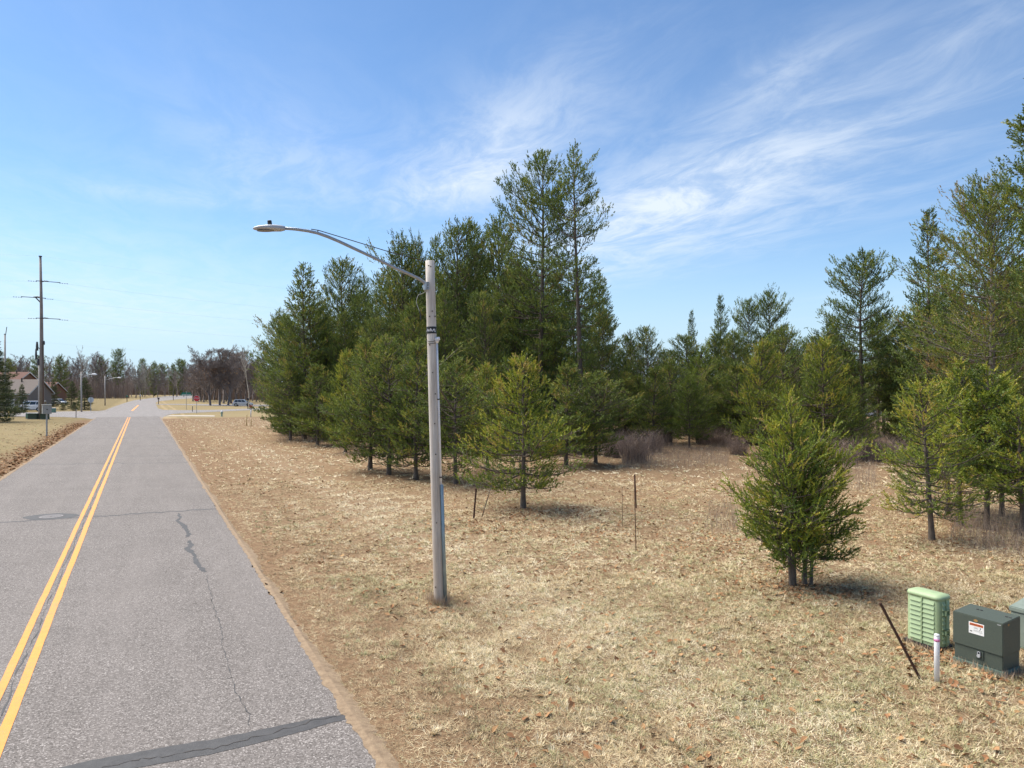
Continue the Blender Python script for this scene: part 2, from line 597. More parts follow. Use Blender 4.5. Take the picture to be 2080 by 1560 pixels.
# ------------------------------------------------------------------ roads
def asphalt(name, a, b, c_, sc=1.0):
    m = bpy.data.materials.new(name)
    m.use_nodes = True
    t = NT(m.node_tree)
    p = m.node_tree.nodes['Principled BSDF']
    geo = t.node('ShaderNodeNewGeometry')
    pos = geo.outputs['Position']
    vv = t.vm('DOT_PRODUCT', pos, tuple(RN))
    uu = t.vm('DOT_PRODUCT', pos, tuple(RD))
    chips = t.voro(pos, 58, 'Color')
    ch = t.sep(chips)[0]
    chips2 = t.sep(t.voro(pos, 23, 'Color'))[1]
    n1 = t.noise(pos, 0.5, 4, 0.6)
    n2 = t.noise(t.xyz(t.m('MULTIPLY', uu, 0.06), t.m('MULTIPLY', vv, 1.0), 0.0), 1.3, 4, 0.6)
    n3 = t.noise(pos, 30, 3, 0.7)
    col = t.ramp(ch, [(0.0, tuple(q * 0.50 for q in a)), (0.42, a), (0.80, b), (1.0, c_)])
    col = t.mix(t.smooth(chips2, 0.2, 0.9, 0.0, 0.35), col, b)
    col = t.mix(t.smooth(n1, 0.35, 0.70, 0.0, 0.22), col, tuple(q * 0.72 for q in a))
    col = t.mix(t.smooth(n2, 0.42, 0.66, 0.0, 0.26), col, tuple(q * 1.10 for q in b))
    col = t.mix(t.smooth(n3, 0.55, 0.72, 0.0, 0.30), col, tuple(q * 0.35 for q in a))
    t.put(p.inputs['Base Color'], col)
    p.inputs['Roughness'].default_value = 0.9
    p.inputs['Specular IOR Level'].default_value = 0.25
    bm_ = t.node('ShaderNodeBump')
    bm_.inputs['Strength'].default_value = 0.55
    bm_.inputs['Distance'].default_value = 0.006
    t.put(bm_.inputs['Height'], t.voro(pos, 58))
    t.put(p.inputs['Normal'], bm_.outputs[0])
    return m


M_ROAD = asphalt('chip_seal_asphalt', (0.150, 0.133, 0.121), (0.212, 0.190, 0.175), (0.42, 0.385, 0.36))
M_STREET = asphalt('grey_street_asphalt', (0.20, 0.182, 0.170), (0.265, 0.243, 0.23), (0.40, 0.375, 0.355))


def paint_mat(name, ca_, cb_, under, wmax=0.85):
    m = bpy.data.materials.new(name)
    m.use_nodes = True
    t = NT(m.node_tree)
    p = m.node_tree.nodes['Principled BSDF']
    geo = t.node('ShaderNodeNewGeometry')
    pos = geo.outputs['Position']
    n = t.noise(pos, 6, 5, 0.65)
    sp = t.noise(pos, 55, 4, 0.75)
    w_ = t.noise(pos, 0.45, 3, 0.6)
    c = t.ramp(n, [(0.3, ca_), (0.75, cb_)])
    wear = t.m('MULTIPLY', t.smooth(sp, 0.47, 0.63), t.smooth(w_, 0.36, 0.70, 0.15 * wmax, wmax))
    c = t.mix(wear, c, under)
    t.put(p.inputs['Base Color'], c)
    p.inputs['Roughness'].default_value = 0.75
    b_ = t.node('ShaderNodeBump')
    b_.inputs['Strength'].default_value = 0.4
    b_.inputs['Distance'].default_value = 0.005
    t.put(b_.inputs['Height'], t.voro(pos, 58))
    t.put(p.inputs['Normal'], b_.outputs[0])
    return m


M_YELLOW = paint_mat('yellow_road_paint', (0.82, 0.325, 0.05), (0.70, 0.265, 0.045), (0.22, 0.19, 0.17))
M_TAR = paint_mat('tar_seal', (0.036, 0.036, 0.038), (0.070, 0.069, 0.070), (0.10, 0.095, 0.092), 0.5)
M_CRACK = mat('open_crack', (0.05, 0.045, 0.042), (0.09, 0.08, 0.075), 20, 0.95)

# main road, slab with a slightly ragged edge
L, nU = [], 0
us = np.concatenate([np.arange(-6, 60, 0.18), np.arange(60, U_END + 0.1, 2.0)])
rb = MB()
vs_, fs_ = [], []
for i, u in enumerate(us):
    e1 = 0.02 * math.sin(u * 0.43) + 0.012 * math.sin(u * 1.9 + 1) + rng.normal(0, 0.022)
    e2 = 0.02 * math.sin(u * 0.51 + 2) + 0.012 * math.sin(u * 2.3) + rng.normal(0, 0.022)
    a_, b_ = road(u, V_L + e1, 0), road(u, V_R + e2, 0)
    vs_ += [(a_.x, a_.y, -0.05), a_, b_, (b_.x, b_.y, -0.05)]
    if i:
        k = 4 * i
        fs_ += [(k - 4, k - 3, k + 1, k), (k - 3, k - 2, k + 2, k + 1), (k - 2, k - 1, k + 3, k + 2)]
rb.add(vs_, fs_)
main_road = kind(rb.build('main_road', M_ROAD), 'structure')


M_VERGE = mat('sandy_verge_dirt', (0.33, 0.24, 0.15), (0.19, 0.13, 0.08), 9, 0.95, bump=0.8, bscale=60)


def verge_strip(v_edge, sgn, name):
    vs__, fs__ = [], []
    us_ = np.concatenate([np.arange(-6, 45, 0.07), np.arange(45, 122, 0.3)])
    lap = 0.0
    for i, u in enumerate(us_):
        lap = 0.80 * lap + 0.20 * abs(rng.normal(0, 0.22))
        inn = v_edge - sgn * (0.42 * lap + rng.uniform(0, 0.03) - 0.045)
        ow = 0.10 + 0.13 * (1 + math.sin(u * 0.9 + 2 * math.sin(u * 0.37))) * 0.5 + rng.uniform(0, 0.09)
        a_, b_, c__ = road(u, inn), road(u, v_edge + sgn * 0.06), road(u, v_edge + sgn * ow)
        vs__ += [(a_.x, a_.y, 0.0045), (b_.x, b_.y, 0.012), (c__.x, c__.y, gz(c__.x, c__.y) - 0.01)]
        if i:
            k = 3 * i
            fs__ += [(k - 3, k - 2, k + 1, k), (k - 2, k - 1, k + 2, k + 1)] if sgn < 0 else [(k, k + 1, k - 2, k - 3), (k + 1, k + 2, k - 1, k - 2)]
    return kind(MB().add(vs__, fs__).build(name, M_VERGE), 'structure')


verge_strip(V_R, 1, 'verge_right')
verge_strip(V_L, -1, 'verge_left')


def sheet(name, pix, z, material, parent=None):
    b = MB()
    pts = [W(*q) for q in pix]
    b.add([(q.x, q.y, z) for q in pts], [tuple(range(len(pts)))])
    o = b.build(name, material, parent)
    bm = bmesh.new()
    bm.from_mesh(o.data)
    bmesh.ops.triangulate(bm, faces=bm.faces)
    bmesh.ops.recalc_face_normals(bm, faces=bm.faces)
    for f in bm.faces:
        if f.normal.z < 0:
            f.normal_flip()
    bm.to_mesh(o.data)
    bm.free()
    return o


# intersection, the two arms of the cross street and the road beyond
kind(sheet('cross_street', [(-260, 850), (0, 845.8), (60, 846), (130, 847), (170, 849), (200, 853), (222, 862), (334, 862), (329, 853), (331, 847.5), (340, 843), (352, 840.6), (372, 839.2),
                            (420, 837.2), (457, 835.4), (510, 833), (640, 829), (640, 826.5), (510, 829.6), (440, 832), (370, 833.2), (330, 832.2), (321, 829.5), (318, 824), (316, 818), (322, 815), (360, 811),
                            (400, 808.5), (440, 807), (440, 804.2), (385, 803.6), (340, 804.2), (310, 808), (272, 813), (258, 817), (240, 823), (222, 829.5), (214, 833), (200, 834.8), (130, 835.6), (0, 839.6), (-260, 842)],
           -0.006, M_STREET), 'structure')
kind(sheet('driveway', [(316.5, 820.4), (360, 820.2), (420, 821), (520, 821.5), (620, 822), (620, 826), (520, 825.3), (420, 823.8), (360, 822.2), (317, 821.8)], -0.008, M_STREET), 'structure')
M_SAND = mat('pale_concrete', (0.48, 0.43, 0.36), (0.38, 0.33, 0.27), 3, 0.9)
kind(sheet('concrete_apron', [(331, 846), (345, 843.6), (390, 843.4), (436, 843.8), (436, 846), (390, 845.4), (345, 845.4)], -0.001, M_SAND), 'structure')


def ribbon(name, pts, width, z, material, parent, jitter=0.0, step=0.25, taper=False):
    """irregular painted or sealed strip along ground points (world xy)"""
    P = [Vector((q[0], q[1], 0)) for q in pts]
    wd = width if isinstance(width, (list, tuple)) else [width] * len(P)
    out, ws = [], []
    for i in range(len(P) - 1):
        n = max(1, int((P[i + 1] - P[i]).length / step))
        for k in range(n):
            out.append(P[i].lerp(P[i + 1], k / n))
            ws.append(wd[i] + (wd[i + 1] - wd[i]) * k / n)
    out.append(P[-1])
    ws.append(wd[-1])
    vs_, fs_ = [], []
    for i, q in enumerate(out):
        d = (out[min(i + 1, len(out) - 1)] - out[max(i - 1, 0)]).normalized()
        s = Vector((d.y, -d.x, 0))
        a_ = q + s * (ws[i] / 2 + rng.normal(0, jitter))
        b_ = q - s * (ws[i] / 2 + rng.normal(0, jitter))
        vs_ += [(a_.x, a_.y, z), (b_.x, b_.y, z)]
        if i:
            fs_.append((2 * i - 2, 2 * i, 2 * i + 1, 2 * i - 1))
    o = MB().add(vs_, fs_).build(name, material, parent)
    return o


def road_line(v, u0, u1, wid, name='center_line', wig=0.003):
    pts = [road(u, v + wig * math.sin(u * 0.7 + v)) for u in np.arange(u0, u1, 1.0)]
    return ribbon(name, pts, wid, 0.006, M_YELLOW, main_road, 0.0035, 0.4)


road_line(-1.595, -5, 124, 0.132)['label'] = 'right stripe of the double yellow centre line'
road_line(-1.865, -5, 124, 0.118)['label'] = 'worn left stripe of the double yellow centre line'
ribbon('center_line', [W(268, 834.6), W(281, 823)], 0.35, 0.004, M_YELLOW, main_road)['label'] = 'short yellow line beyond the intersection'
# longitudinal joint between the stripes
jo = [road(u, -1.73 + 0.025 * math.sin(u * 1.7) + 0.015 * math.sin(u * 4.1)) for u in np.arange(-5, 75, 0.4)]
ribbon('center_joint', jo, 0.012, 0.004, M_TAR, main_road, 0.012, 0.2)
# broad tar patch across the near lane
tp = [W(60, 1592), W(150, 1568), W(300, 1540), W(440, 1515), W(560, 1488), W(640, 1468), W(702, 1456)]
ribbon('tar_patch', tp, [0.42, 0.42, 0.41, 0.39, 0.34, 0.27, 0.16], 0.004, M_TAR, main_road, 0.008, 0.08)['label'] = 'wide dark tar patch across the near lane'
ck = [W(x + rng.normal(0, 3), y + rng.normal(0, 1.6)) for x, y in zip(np.linspace(120, 712, 46), np.interp(np.linspace(120, 712, 46), [120, 300, 440, 560, 640, 712], [1577, 1541, 1519, 1487, 1465, 1451]))]
ribbon('crack', ck, 0.014, 0.008, M_CRACK, main_road, 0.006, 0.1)
# zig-zag sealed crack and hairline crack in the near lane
zz = [(362, 1042), (366, 1052), (360, 1058), (372, 1066), (380, 1078), (384, 1086), (378, 1092)]
zz2 = [(384, 1098), (388, 1108), (380, 1115), (392, 1124), (398, 1138), (404, 1150), (412, 1158), (418, 1162)]
ribbon('sealed_crack', [W(*q) for q in zz], [0.05, 0.10, 0.10, 0.15, 0.10, 0.12, 0.03], 0.004, M_TAR, main_road, 0.02, 0.08)
ribbon('sealed_crack', [W(*q) for q in zz2], [0.08, 0.15, 0.16, 0.08, 0.12, 0.10, 0.13, 0.05], 0.004, M_TAR, main_road, 0.02, 0.08)
hc = [(418, 1165), (424, 1190), (430, 1212), (428, 1222), (440, 1250), (449, 1276), (452, 1296), (450, 1310), (462, 1340), (470, 1370), (478, 1404), (492, 1428), (506, 1452), (503, 1478)]
hpts = []
for i in range(len(hc) - 1):
    for k in range(6):
        f_ = k / 6
        hpts.append(W(hc[i][0] * (1 - f_) + hc[i + 1][0] * f_ + rng.normal(0, 1.6), hc[i][1] * (1 - f_) + hc[i + 1][1] * f_ + rng.normal(0, 1.2)))
ribbon('crack', hpts, 0.009, 0.004, M_TAR, main_road, 0.004, 0.1)
ribbon('crack', [W(424, 1379), W(440, 1377), W(458, 1380), (W(472, 1376))], 0.012, 0.004, M_CRACK, main_road, 0.004, 0.1)


def cross_seal(y0, y1, x0, x1, wid):
    n = 40
    pts = [W(x0 + (x1 - x0) * i / n, y0 + (y1 - y0) * i / n + rng.normal(0, 0.5)) for i in range(n + 1)]
    ribbon('sealed_joint', pts, wid, 0.0035, M_TAR, main_road, 0.012, 0.12)


cross_seal(1065, 1033.5, -60, 441, 0.13)
cross_seal(943.5, 939.5, 60, 381, 0.09)
cross_seal(927, 925, 250, 372, 0.07)
cross_seal(891, 889.5, 190, 351, 0.08)
# manhole with its tar collar
mh = G(104, 1051)
t_ = thing('manhole_cover', 'round pale iron manhole cover ringed with dark tar left of the yellow lines', 'manhole cover', (mh.x, mh.y, 0.0))
cir = lambda r, n=28, sx=1.0: [(r * sx * math.cos(2 * math.pi * k / n), r * math.sin(2 * math.pi * k / n)) for k in range(n)]
mb = MB()
mb.prism([(x * (1 + 0.06 * math.sin(7 * i)), y * (1 + 0.06 * math.cos(5 * i))) for i, (x, y) in enumerate(cir(0.62, 36, 1.4))], 0.0035, 0.005)
mb.build('tar_collar', M_TAR, t_)
M_IRON = mat('worn_cast_iron', (0.24, 0.225, 0.22), (0.16, 0.145, 0.14), 30, 0.6, metal=0.3, bump=0.5)
M_IRON2 = mat('dark_cast_iron', (0.06, 0.055, 0.055), (0.10, 0.09, 0.09), 30, 0.8)
mb = MB()
n = 40
ring_o, ring_i = cir(0.42, n), cir(0.365, n)
mb.add([(x, y, 0.008) for x, y in ring_o] + [(x, y, 0.008) for x, y in ring_i], [(i, (i + 1) % n, n + (i + 1) % n, n + i) for i in range(n)])
mb.build('frame_ring', M_IRON2, t_)
lid = MB().prism(cir(0.36, n), 0.004, 0.009).build('lid', M_IRON, t_)
rib = MB()
for k in range(-3, 4):
    hw = math.sqrt(0.31 ** 2 - (k * 0.085) ** 2)
    rib.box(-hw, hw, k * 0.085 - 0.014, k * 0.085 + 0.014, 0.009, 0.013)
rib.build('grip_ribs', M_IRON, lid)
MB().prism(cir(0.03, 10), 0.009, 0.0135).build('pick_hole', M_IRON2, lid)
# ------------------------------------------------------------------ conifers
def rand_perp(D, r):
    """unit vectors perpendicular to the rows of D"""
    v = r.normal(size=D.shape)
    v -= D * np.sum(v * D, axis=1, keepdims=True)
    return v / np.maximum(np.linalg.norm(v, axis=1, keepdims=True), 1e-6)


def needles(P, D, LEN, T, K, nl, nw, r, spread=0.95):
    """bottle-brush shoots: K thin triangles round each shoot"""
    N = len(P)
    P, D, T, LEN = (np.repeat(q, K, axis=0) for q in (P, D, T, LEN))
    s = r.uniform(0.0, 1.0, N * K)
    base = P + D * (s * LEN)[:, None]
    rad = rand_perp(D, r)
    ang = spread * (1.15 - 0.75 * s) + r.normal(0, 0.12, N * K)
    d = D * np.cos(ang)[:, None] + rad * np.sin(ang)[:, None]
    side = np.cross(d, r.normal(size=d.shape))
    side /= np.maximum(np.linalg.norm(side, axis=1, keepdims=True), 1e-6)
    ln = nl * r.uniform(0.7, 1.25, N * K)
    tip = base + d * ln[:, None]
    V = np.empty((N * K, 3, 3), np.float32)
    V[:, 0] = base - side * (nw / 2)
    V[:, 1] = base + side * (nw / 2)
    V[:, 2] = tip
    tint = np.clip(T + r.normal(0, 0.06, N * K), 0, 1)
    return V.reshape(-1, 3), np.repeat(tint, 3)


def wood_tubes(segs, n=4):
    """segs: list of (points (m,3), radii (m,)); returns verts, quad faces"""
    V, Fq, b = [], [], 0
    ang = np.arange(n) * 2 * np.pi / n
    for P, rr in segs:
        P = np.asarray(P, float)
        m_ = len(P)
        d = P[-1] - P[0]
        d = d / max(np.linalg.norm(d), 1e-6)
        a = np.cross(d, (0.3, 0.9, 0.2) if abs(d[2]) > 0.8 else (0, 0, 1.0))
        a /= max(np.linalg.norm(a), 1e-6)
        c = np.cross(d, a)
        ring = np.cos(ang)[:, None] * a + np.sin(ang)[:, None] * c
        V.append((P[:, None, :] + ring[None] * np.asarray(rr)[:, None, None]).reshape(-1, 3))
        for i in range(m_ - 1):
            for k in range(n):
                k2 = (k + 1) % n
                Fq.append((b + i * n + k, b + i * n + k2, b + (i + 1) * n + k2, b + (i + 1) * n + k))
        b += m_ * n
    return np.concatenate(V), np.array(Fq, np.int32)


def prof_cone(t_):
    return np.clip((1 - t_), 0, 1) ** 0.75 * np.clip(0.55 + t_ * 4, 0, 1) + 0.04


def prof_oval(t_):
    return np.clip(np.sin(np.pi * np.clip(t_ * 0.86 + 0.14, 0, 1)) ** 0.6, 0.06, 1)


def prof_tall(t_):
    return np.clip((0.62 + 0.38 * np.sin(2.6 * t_ + 0.35)) * (1 - t_ ** 4) ** 0.9 * np.clip(0.5 + t_ * 3, 0, 1), 0.10, 1)


def prof_bushy(t_):
    return np.clip((0.58 + 0.42 * np.sin(3.0 * t_ - 0.35)) * (1 - t_ ** 5) ** 0.8 * np.clip(0.5 + t_ * 3, 0, 1), 0.12, 1)


def pine_arrays(seed, H, r0, cb, Rc, prof, whorl=0.45, per=5, e0=0.0, e1=55.0, dens=17.0, shoot=0.22, K=11, nl=0.085, nw=0.014, upturn=0.25,
                gap=0.12, lean=(0.0, 0.0), tint0=0.30, tvar=0.16, tip_tint=0.12, fan=0.42, wob=0.12, dead=0, inner=0.28, up=(0.25, 0.9), base=(0, 0), tw=3, slope=1.0):
    r = np.random.default_rng(seed)
    zt = np.linspace(0, H, 12)
    ph = r.uniform(0, 6.28, 4)
    bx = base[0] + lean[0] * (zt / H) ** 1.3 + wob * np.sin(zt / H * 5 + ph[0]) * (zt / H)
    by = base[1] + lean[1] * (zt / H) ** 1.3 + wob * np.sin(zt / H * 4 + ph[1]) * (zt / H)
    bx -= bx[0] - base[0]
    by -= by[0] - base[1]
    tr = r0 * (1 - zt / H) ** 0.85 + 0.012
    tr[0] *= 1.25
    trunk = [(np.stack([bx, by, zt], 1), tr)]
    segs, SP, SD, ST, SL = [], [], [], [], []
    z = cb
    clump = r.uniform(0, 6.28)
    while z < H - 0.15:
        t_ = (z - cb) / (H - cb)
        n_ = max(3, int(per + r.integers(-1, 2)))
        a0 = r.uniform(0, 6.28)
        vig = r.uniform(0.72, 1.12)
        for k in range(n_):
            if r.uniform() < gap:
                continue
            az = a0 + 6.283 * k / n_ + r.normal(0, 0.22)
            zz_ = z + r.normal(0, 0.12 * whorl)
            Lb = Rc * float(prof(t_)) * vig * (r.uniform(1.2, 1.5) if r.uniform() < 0.07 else r.uniform(0.62, 1.12)) * (1 + 0.18 * math.sin(az + clump))
            if Lb < 0.12:
                continue
            el = R(e0 + (e1 - e0) * t_ ** slope) + r.normal(0, 0.12)
            hd = np.array([math.cos(az), math.sin(az), 0.0])
            m_ = 6
            s = np.linspace(0, 1, m_)
            px_ = np.interp(zz_, zt, bx)
            py_ = np.interp(zz_, zt, by)
            bend = r.normal(0, 0.10) * Lb
            sd_ = np.array([-hd[1], hd[0], 0])
            pts = np.array([px_, py_, zz_]) + hd * (Lb * math.cos(el) * s)[:, None] + sd_ * (bend * s * s)[:, None]
            pts[:, 2] += Lb * math.sin(el) * s - 0.10 * Lb * np.sin(np.pi * s) * (1 - t_) + upturn * Lb * 0.35 * s ** 2.6
            rb_ = max(0.006, 0.016 + 0.011 * Lb) * (1 - 0.82 * s) * min(1.0, r0 / 0.08 + 0.35)
            segs.append((pts, rb_))
            ns = max(3, int(Lb * dens * r.uniform(0.8, 1.2)))
            q = inner + (1 - inner) * r.uniform(0, 1, ns) ** 0.72
            w_ = fan * Lb * (1.05 - 0.78 * q) * r.uniform(-1, 1, ns)
            w_[: max(1, ns // 6)] = 0.0
            bp = np.stack([np.interp(q, s, pts[:, i]) for i in range(3)], 1)
            fwd = np.abs(w_) * 0.75
            vert = r.normal(0, 0.035 + 0.03 * Lb, ns) + np.abs(w_) * 0.25
            sp = bp + sd_ * w_[:, None] + hd * fwd[:, None]
            sp[:, 2] += vert
            di = hd * (0.75 * r.uniform(0.6, 1.2, ns))[:, None] + sd_ * (np.sign(w_) * 0.55 * r.uniform(0.2, 1.2, ns))[:, None]
            di[:, 2] += r.uniform(up[0], up[1], ns) + 0.45 * t_
            di += r.normal(0, 0.33, di.shape)
            di /= np.linalg.norm(di, axis=1, keepdims=True)
            btint = tint0 + r.normal(0, tvar * 0.6)
            SP.append(sp)
            SD.append(di)
            SL.append(shoot * r.uniform(0.6, 1.25, ns))
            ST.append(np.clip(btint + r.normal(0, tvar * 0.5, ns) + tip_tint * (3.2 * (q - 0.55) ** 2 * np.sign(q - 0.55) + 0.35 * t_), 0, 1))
            for j in range(0, ns, tw):
                mid = (bp[j] + sp[j]) / 2
                mid[2] -= 0.02
                segs.append((np.array([bp[j], mid, sp[j] + di[j] * shoot * 0.4]), np.array([0.010, 0.008, 0.004]) * min(1.0, 0.5 + Rc / 4)))
        z += whorl * r.uniform(0.75, 1.25)
    # leader
    nlead = 9
    SP.append(np.stack([np.interp(np.linspace(H - 0.5, H, nlead), zt, bx), np.interp(np.linspace(H - 0.5, H, nlead), zt, by), np.linspace(H - 0.5, H, nlead)], 1))
    SD.append(np.tile([0.0, 0.0, 1.0], (nlead, 1)) + r.normal(0, 0.15, (nlead, 3)))
    SL.append(np.full(nlead, shoot))
    ST.append(np.full(nlead, tint0 + tip_tint))
    for k in range(dead):      # bare dead snags low on the trunk
        zz_ = r.uniform(0.12, 0.95) * cb
        az = r.uniform(0, 6.28)
        Lb = r.uniform(0.4, 1.4)
        p0 = np.array([np.interp(zz_, zt, bx), np.interp(zz_, zt, by), zz_])
        p1 = p0 + np.array([math.cos(az), math.sin(az), r.uniform(-0.3, 0.3)]) * Lb
        segs.append((np.array([p0, (p0 + p1) / 2 + [0, 0, -0.05], p1]), np.array([0.02, 0.014, 0.005])))
    SP, SD, SL, ST = np.concatenate(SP), np.concatenate(SD), np.concatenate(SL), np.concatenate(ST)
    SD /= np.linalg.norm(SD, axis=1, keepdims=True)
    V, T = needles(SP, SD, SL, ST, K, nl, nw, r)
    tv, tf = wood_tubes(trunk, 9)
    sv, sf = wood_tubes(segs, 3)
    return V, T, tv, tf, sv, sf


PROTO = {}
TRIS = 0


def pine_proto(key, specs, nmat, bmat):
    """specs: list of kwargs, one per stem"""
    global TRIS
    Vs, Ts, wv, wf, b = [], [], [], [], 0
    for s in specs:
        V, T, tv, tf, sv, sf = pine_arrays(**s)
        Vs.append(V)
        Ts.append(T)
        for v_, f_ in ((tv, tf), (sv, sf)):
            wv.append(v_)
            wf.append(f_ + b)
            b += len(v_)
    V, T = np.concatenate(Vs), np.concatenate(Ts)
    Fc = np.arange(len(V), dtype=np.int32).reshape(-1, 3)
    crown = np_mesh(key + '_crown', V, Fc, nmat, {'tint': T})
    trunk = np_mesh(key + '_trunk', np.concatenate(wv), np.concatenate(wf), bmat)
    trunk.polygons.foreach_set('use_smooth', [True] * len(trunk.polygons))
    n_t = len(Fc) + 2 * sum(len(f_) for f_ in wf)
    TRIS += n_t
    print('proto', key, len(Fc), n_t)
    PROTO[key] = (crown, trunk, specs[0]['H'])


def plant(key, name, label, cat, loc, height=None, rz=0.0, wide=1.0, group=None, tilt=None):
    crown, trunk, H = PROTO[key]
    s = (height / H) if height else 1.0
    o = thing(name, label, cat, (loc[0], loc[1], gz(loc[0], loc[1]) - 0.04), rz, group, (s * wide, s * wide, s))
    if tilt:
        o.rotation_euler = (tilt[0], tilt[1], rz)
    new_obj('trunk', trunk, o)
    new_obj('crown', crown, o)
    return o


# forest pines (about 15 m): needle-clad shoots stand up as thick fingers
mid = dict(K=14, nl=0.10, nw=0.060, shoot=0.40, dens=15.0, whorl=0.46, per=6, gap=0.10, tint0=0.27, tvar=0.42, fan=0.55, tw=4, inner=0.12, tip_tint=0.22, up=(0.35, 1.3))
pine_proto('mid_a', [dict(seed=11, H=15.5, r0=0.17, cb=0.5, Rc=4.2, prof=prof_cone, e0=-2, e1=48, **mid)], M_PINE, M_BARK)
pine_proto('mid_b', [dict(seed=12, H=15.0, r0=0.17, cb=0.8, Rc=3.7, prof=prof_oval, e0=0, e1=50, **mid)], M_PINE, M_BARK)
pine_proto('mid_c', [dict(seed=13, H=14.5, r0=0.15, cb=0.4, Rc=3.5, prof=prof_tall, e0=-4, e1=52, **{**mid, 'gap': 0.14})], M_PINE, M_BARK)
tall = dict(K=14, nl=0.10, nw=0.062, shoot=0.42, fan=0.5, tw=3, whorl=0.52, per=5, tint0=0.22, tvar=0.30, inner=0.18, tip_tint=0.16, up=(0.35, 1.4))
pine_proto('tall_dense', [dict(seed=21, H=20.5, r0=0.24, cb=4.0, Rc=3.4, prof=prof_bushy, e0=0, e1=42, dens=18.0, gap=0.16, lean=(0.3, 0.2), dead=14, **tall)], M_PINE, M_BARK)
pine_proto('tall_open', [dict(seed=27, H=21.0, r0=0.22, cb=5.5, Rc=3.0, prof=prof_bushy, e0=-8, e1=40, dens=14.5, gap=0.34, lean=(0.7, 0.1), dead=22, wob=0.25, **tall)], M_PINE, M_BARK)
pine_proto('big_wide', [dict(seed=23, H=16.5, r0=0.23, cb=3.6, Rc=4.2, prof=prof_oval, e0=4, e1=55, dens=22.0, gap=0.08, dead=8, K=14, nl=0.09, nw=0.048, shoot=0.36, fan=0.52, tw=4, whorl=0.46, per=6, inner=0.12, tint0=0.46, tvar=0.34, tip_tint=0.18, up=(0.35, 1.3))], M_PINE, M_BARKL)
pine_proto('spire', [dict(seed=24, H=16.0, r0=0.19, cb=1.2, Rc=3.7, prof=prof_cone, e0=-14, e1=42, dens=16.0, gap=0.06, K=14, nl=0.095, nw=0.058, shoot=0.36, fan=0.52, tw=5, whorl=0.46, per=6, inner=0.12, tint0=0.20, tvar=0.26, upturn=0.5)], M_PINE, M_BARK)
pine_proto('ragged', [dict(seed=25, H=15.0, r0=0.22, cb=4.2, Rc=3.5, prof=prof_oval, e0=-4, e1=48, dens=17.0, gap=0.16, wob=0.3, dead=10, K=14, nl=0.10, nw=0.058, shoot=0.38, fan=0.52, tw=4, whorl=0.48, per=6, inner=0.12, tint0=0.24, tvar=0.28, up=(0.35, 1.3))], M_PINE, M_BARK)
# young pines (5 to 6 m)
yg = dict(K=20, nl=0.060, nw=0.029, shoot=0.26, fan=0.5, tw=3, whorl=0.23, per=5, tint0=0.36, tvar=0.34, tip_tint=0.34, wob=0.08, inner=0.15, up=(0.3, 1.2))
pine_proto('young_a', [dict(seed=31, H=5.6, r0=0.085, cb=0.8, Rc=2.15, prof=prof_cone, e0=-6, e1=52, dens=23.0, gap=0.12, **yg)], M_YOUNG, M_BARK)
pine_proto('young_b', [dict(seed=32, H=5.4, r0=0.07, cb=0.7, Rc=1.9, prof=prof_cone, e0=2, e1=52, dens=24.0, gap=0.14, dead=4, **yg)], M_PINE, M_BARK)
pine_proto('young_c', [dict(seed=33, H=6.4, r0=0.08, cb=0.9, Rc=1.95, prof=prof_tall, e0=0, e1=54, dens=20.0, gap=0.16, dead=6, **{**yg, 'tint0': 0.34})], M_PINE, M_BARK)
pine_proto('thin_stem', [dict(seed=36, H=5.4, r0=0.06, cb=1.5, Rc=1.45, prof=prof_cone, e0=5, e1=58, dens=24.0, gap=0.18, dead=10, **yg)], M_YOUNG, M_BARK)
pine_proto('small_cone', [dict(seed=34, H=5.2, r0=0.07, cb=0.75, Rc=1.95, prof=prof_cone, e0=6, e1=50, dens=22.0, gap=0.06, fan=0.5, tw=5, K=18, nl=0.062, nw=0.030, shoot=0.26, whorl=0.26, per=6, inner=0.12, tint0=0.20, tvar=0.22)], M_YOUNG, M_BARK)
# the near clump of stems on the right
nr = dict(K=34, nl=0.047, nw=0.021, shoot=0.27, whorl=0.20, tw=2, gap=0.13, tip_tint=0.36, tvar=0.30, wob=0.07, up=(0.1, 0.9), upturn=0.45, fan=0.46, inner=0.14)
pine_proto('near_clump', [dict(seed=41, H=4.35, r0=0.055, cb=0.95, Rc=1.30, prof=prof_cone, e0=-8, e1=46, dens=24.0, per=6, tint0=0.42, **nr),
                          dict(seed=42, H=3.35, r0=0.05, cb=0.70, Rc=1.28, prof=prof_oval, e0=-10, e1=40, dens=22.0, per=5, tint0=0.32, base=(0.33, 0.10), lean=(0.25, 0.1), **nr),
                          dict(seed=43, H=3.2, r0=0.045, cb=0.65, Rc=1.22, prof=prof_oval, e0=-12, e1=38, dens=22.0, per=5, tint0=0.32, base=(-0.14, -0.22), lean=(-0.30, -0.1), **nr),
                          dict(seed=44, H=3.1, r0=0.035, cb=1.0, Rc=1.0, prof=prof_oval, e0=-6, e1=42, dens=18.0, per=4, tint0=0.34, base=(0.52, 0.16), lean=(0.3, 0.2), **nr)], M_YOUNG, M_BARK)
pine_proto('near_right', [dict(seed=45, H=4.7, r0=0.075, cb=0.95, Rc=1.8, prof=prof_cone, e0=-8, e1=54, dens=20.0, per=5, tint0=0.40, lean=(-0.35, 0.1), **{**nr, 'K': 24, 'nw': 0.022, 'nl': 0.052})], M_YOUNG, M_BARK)
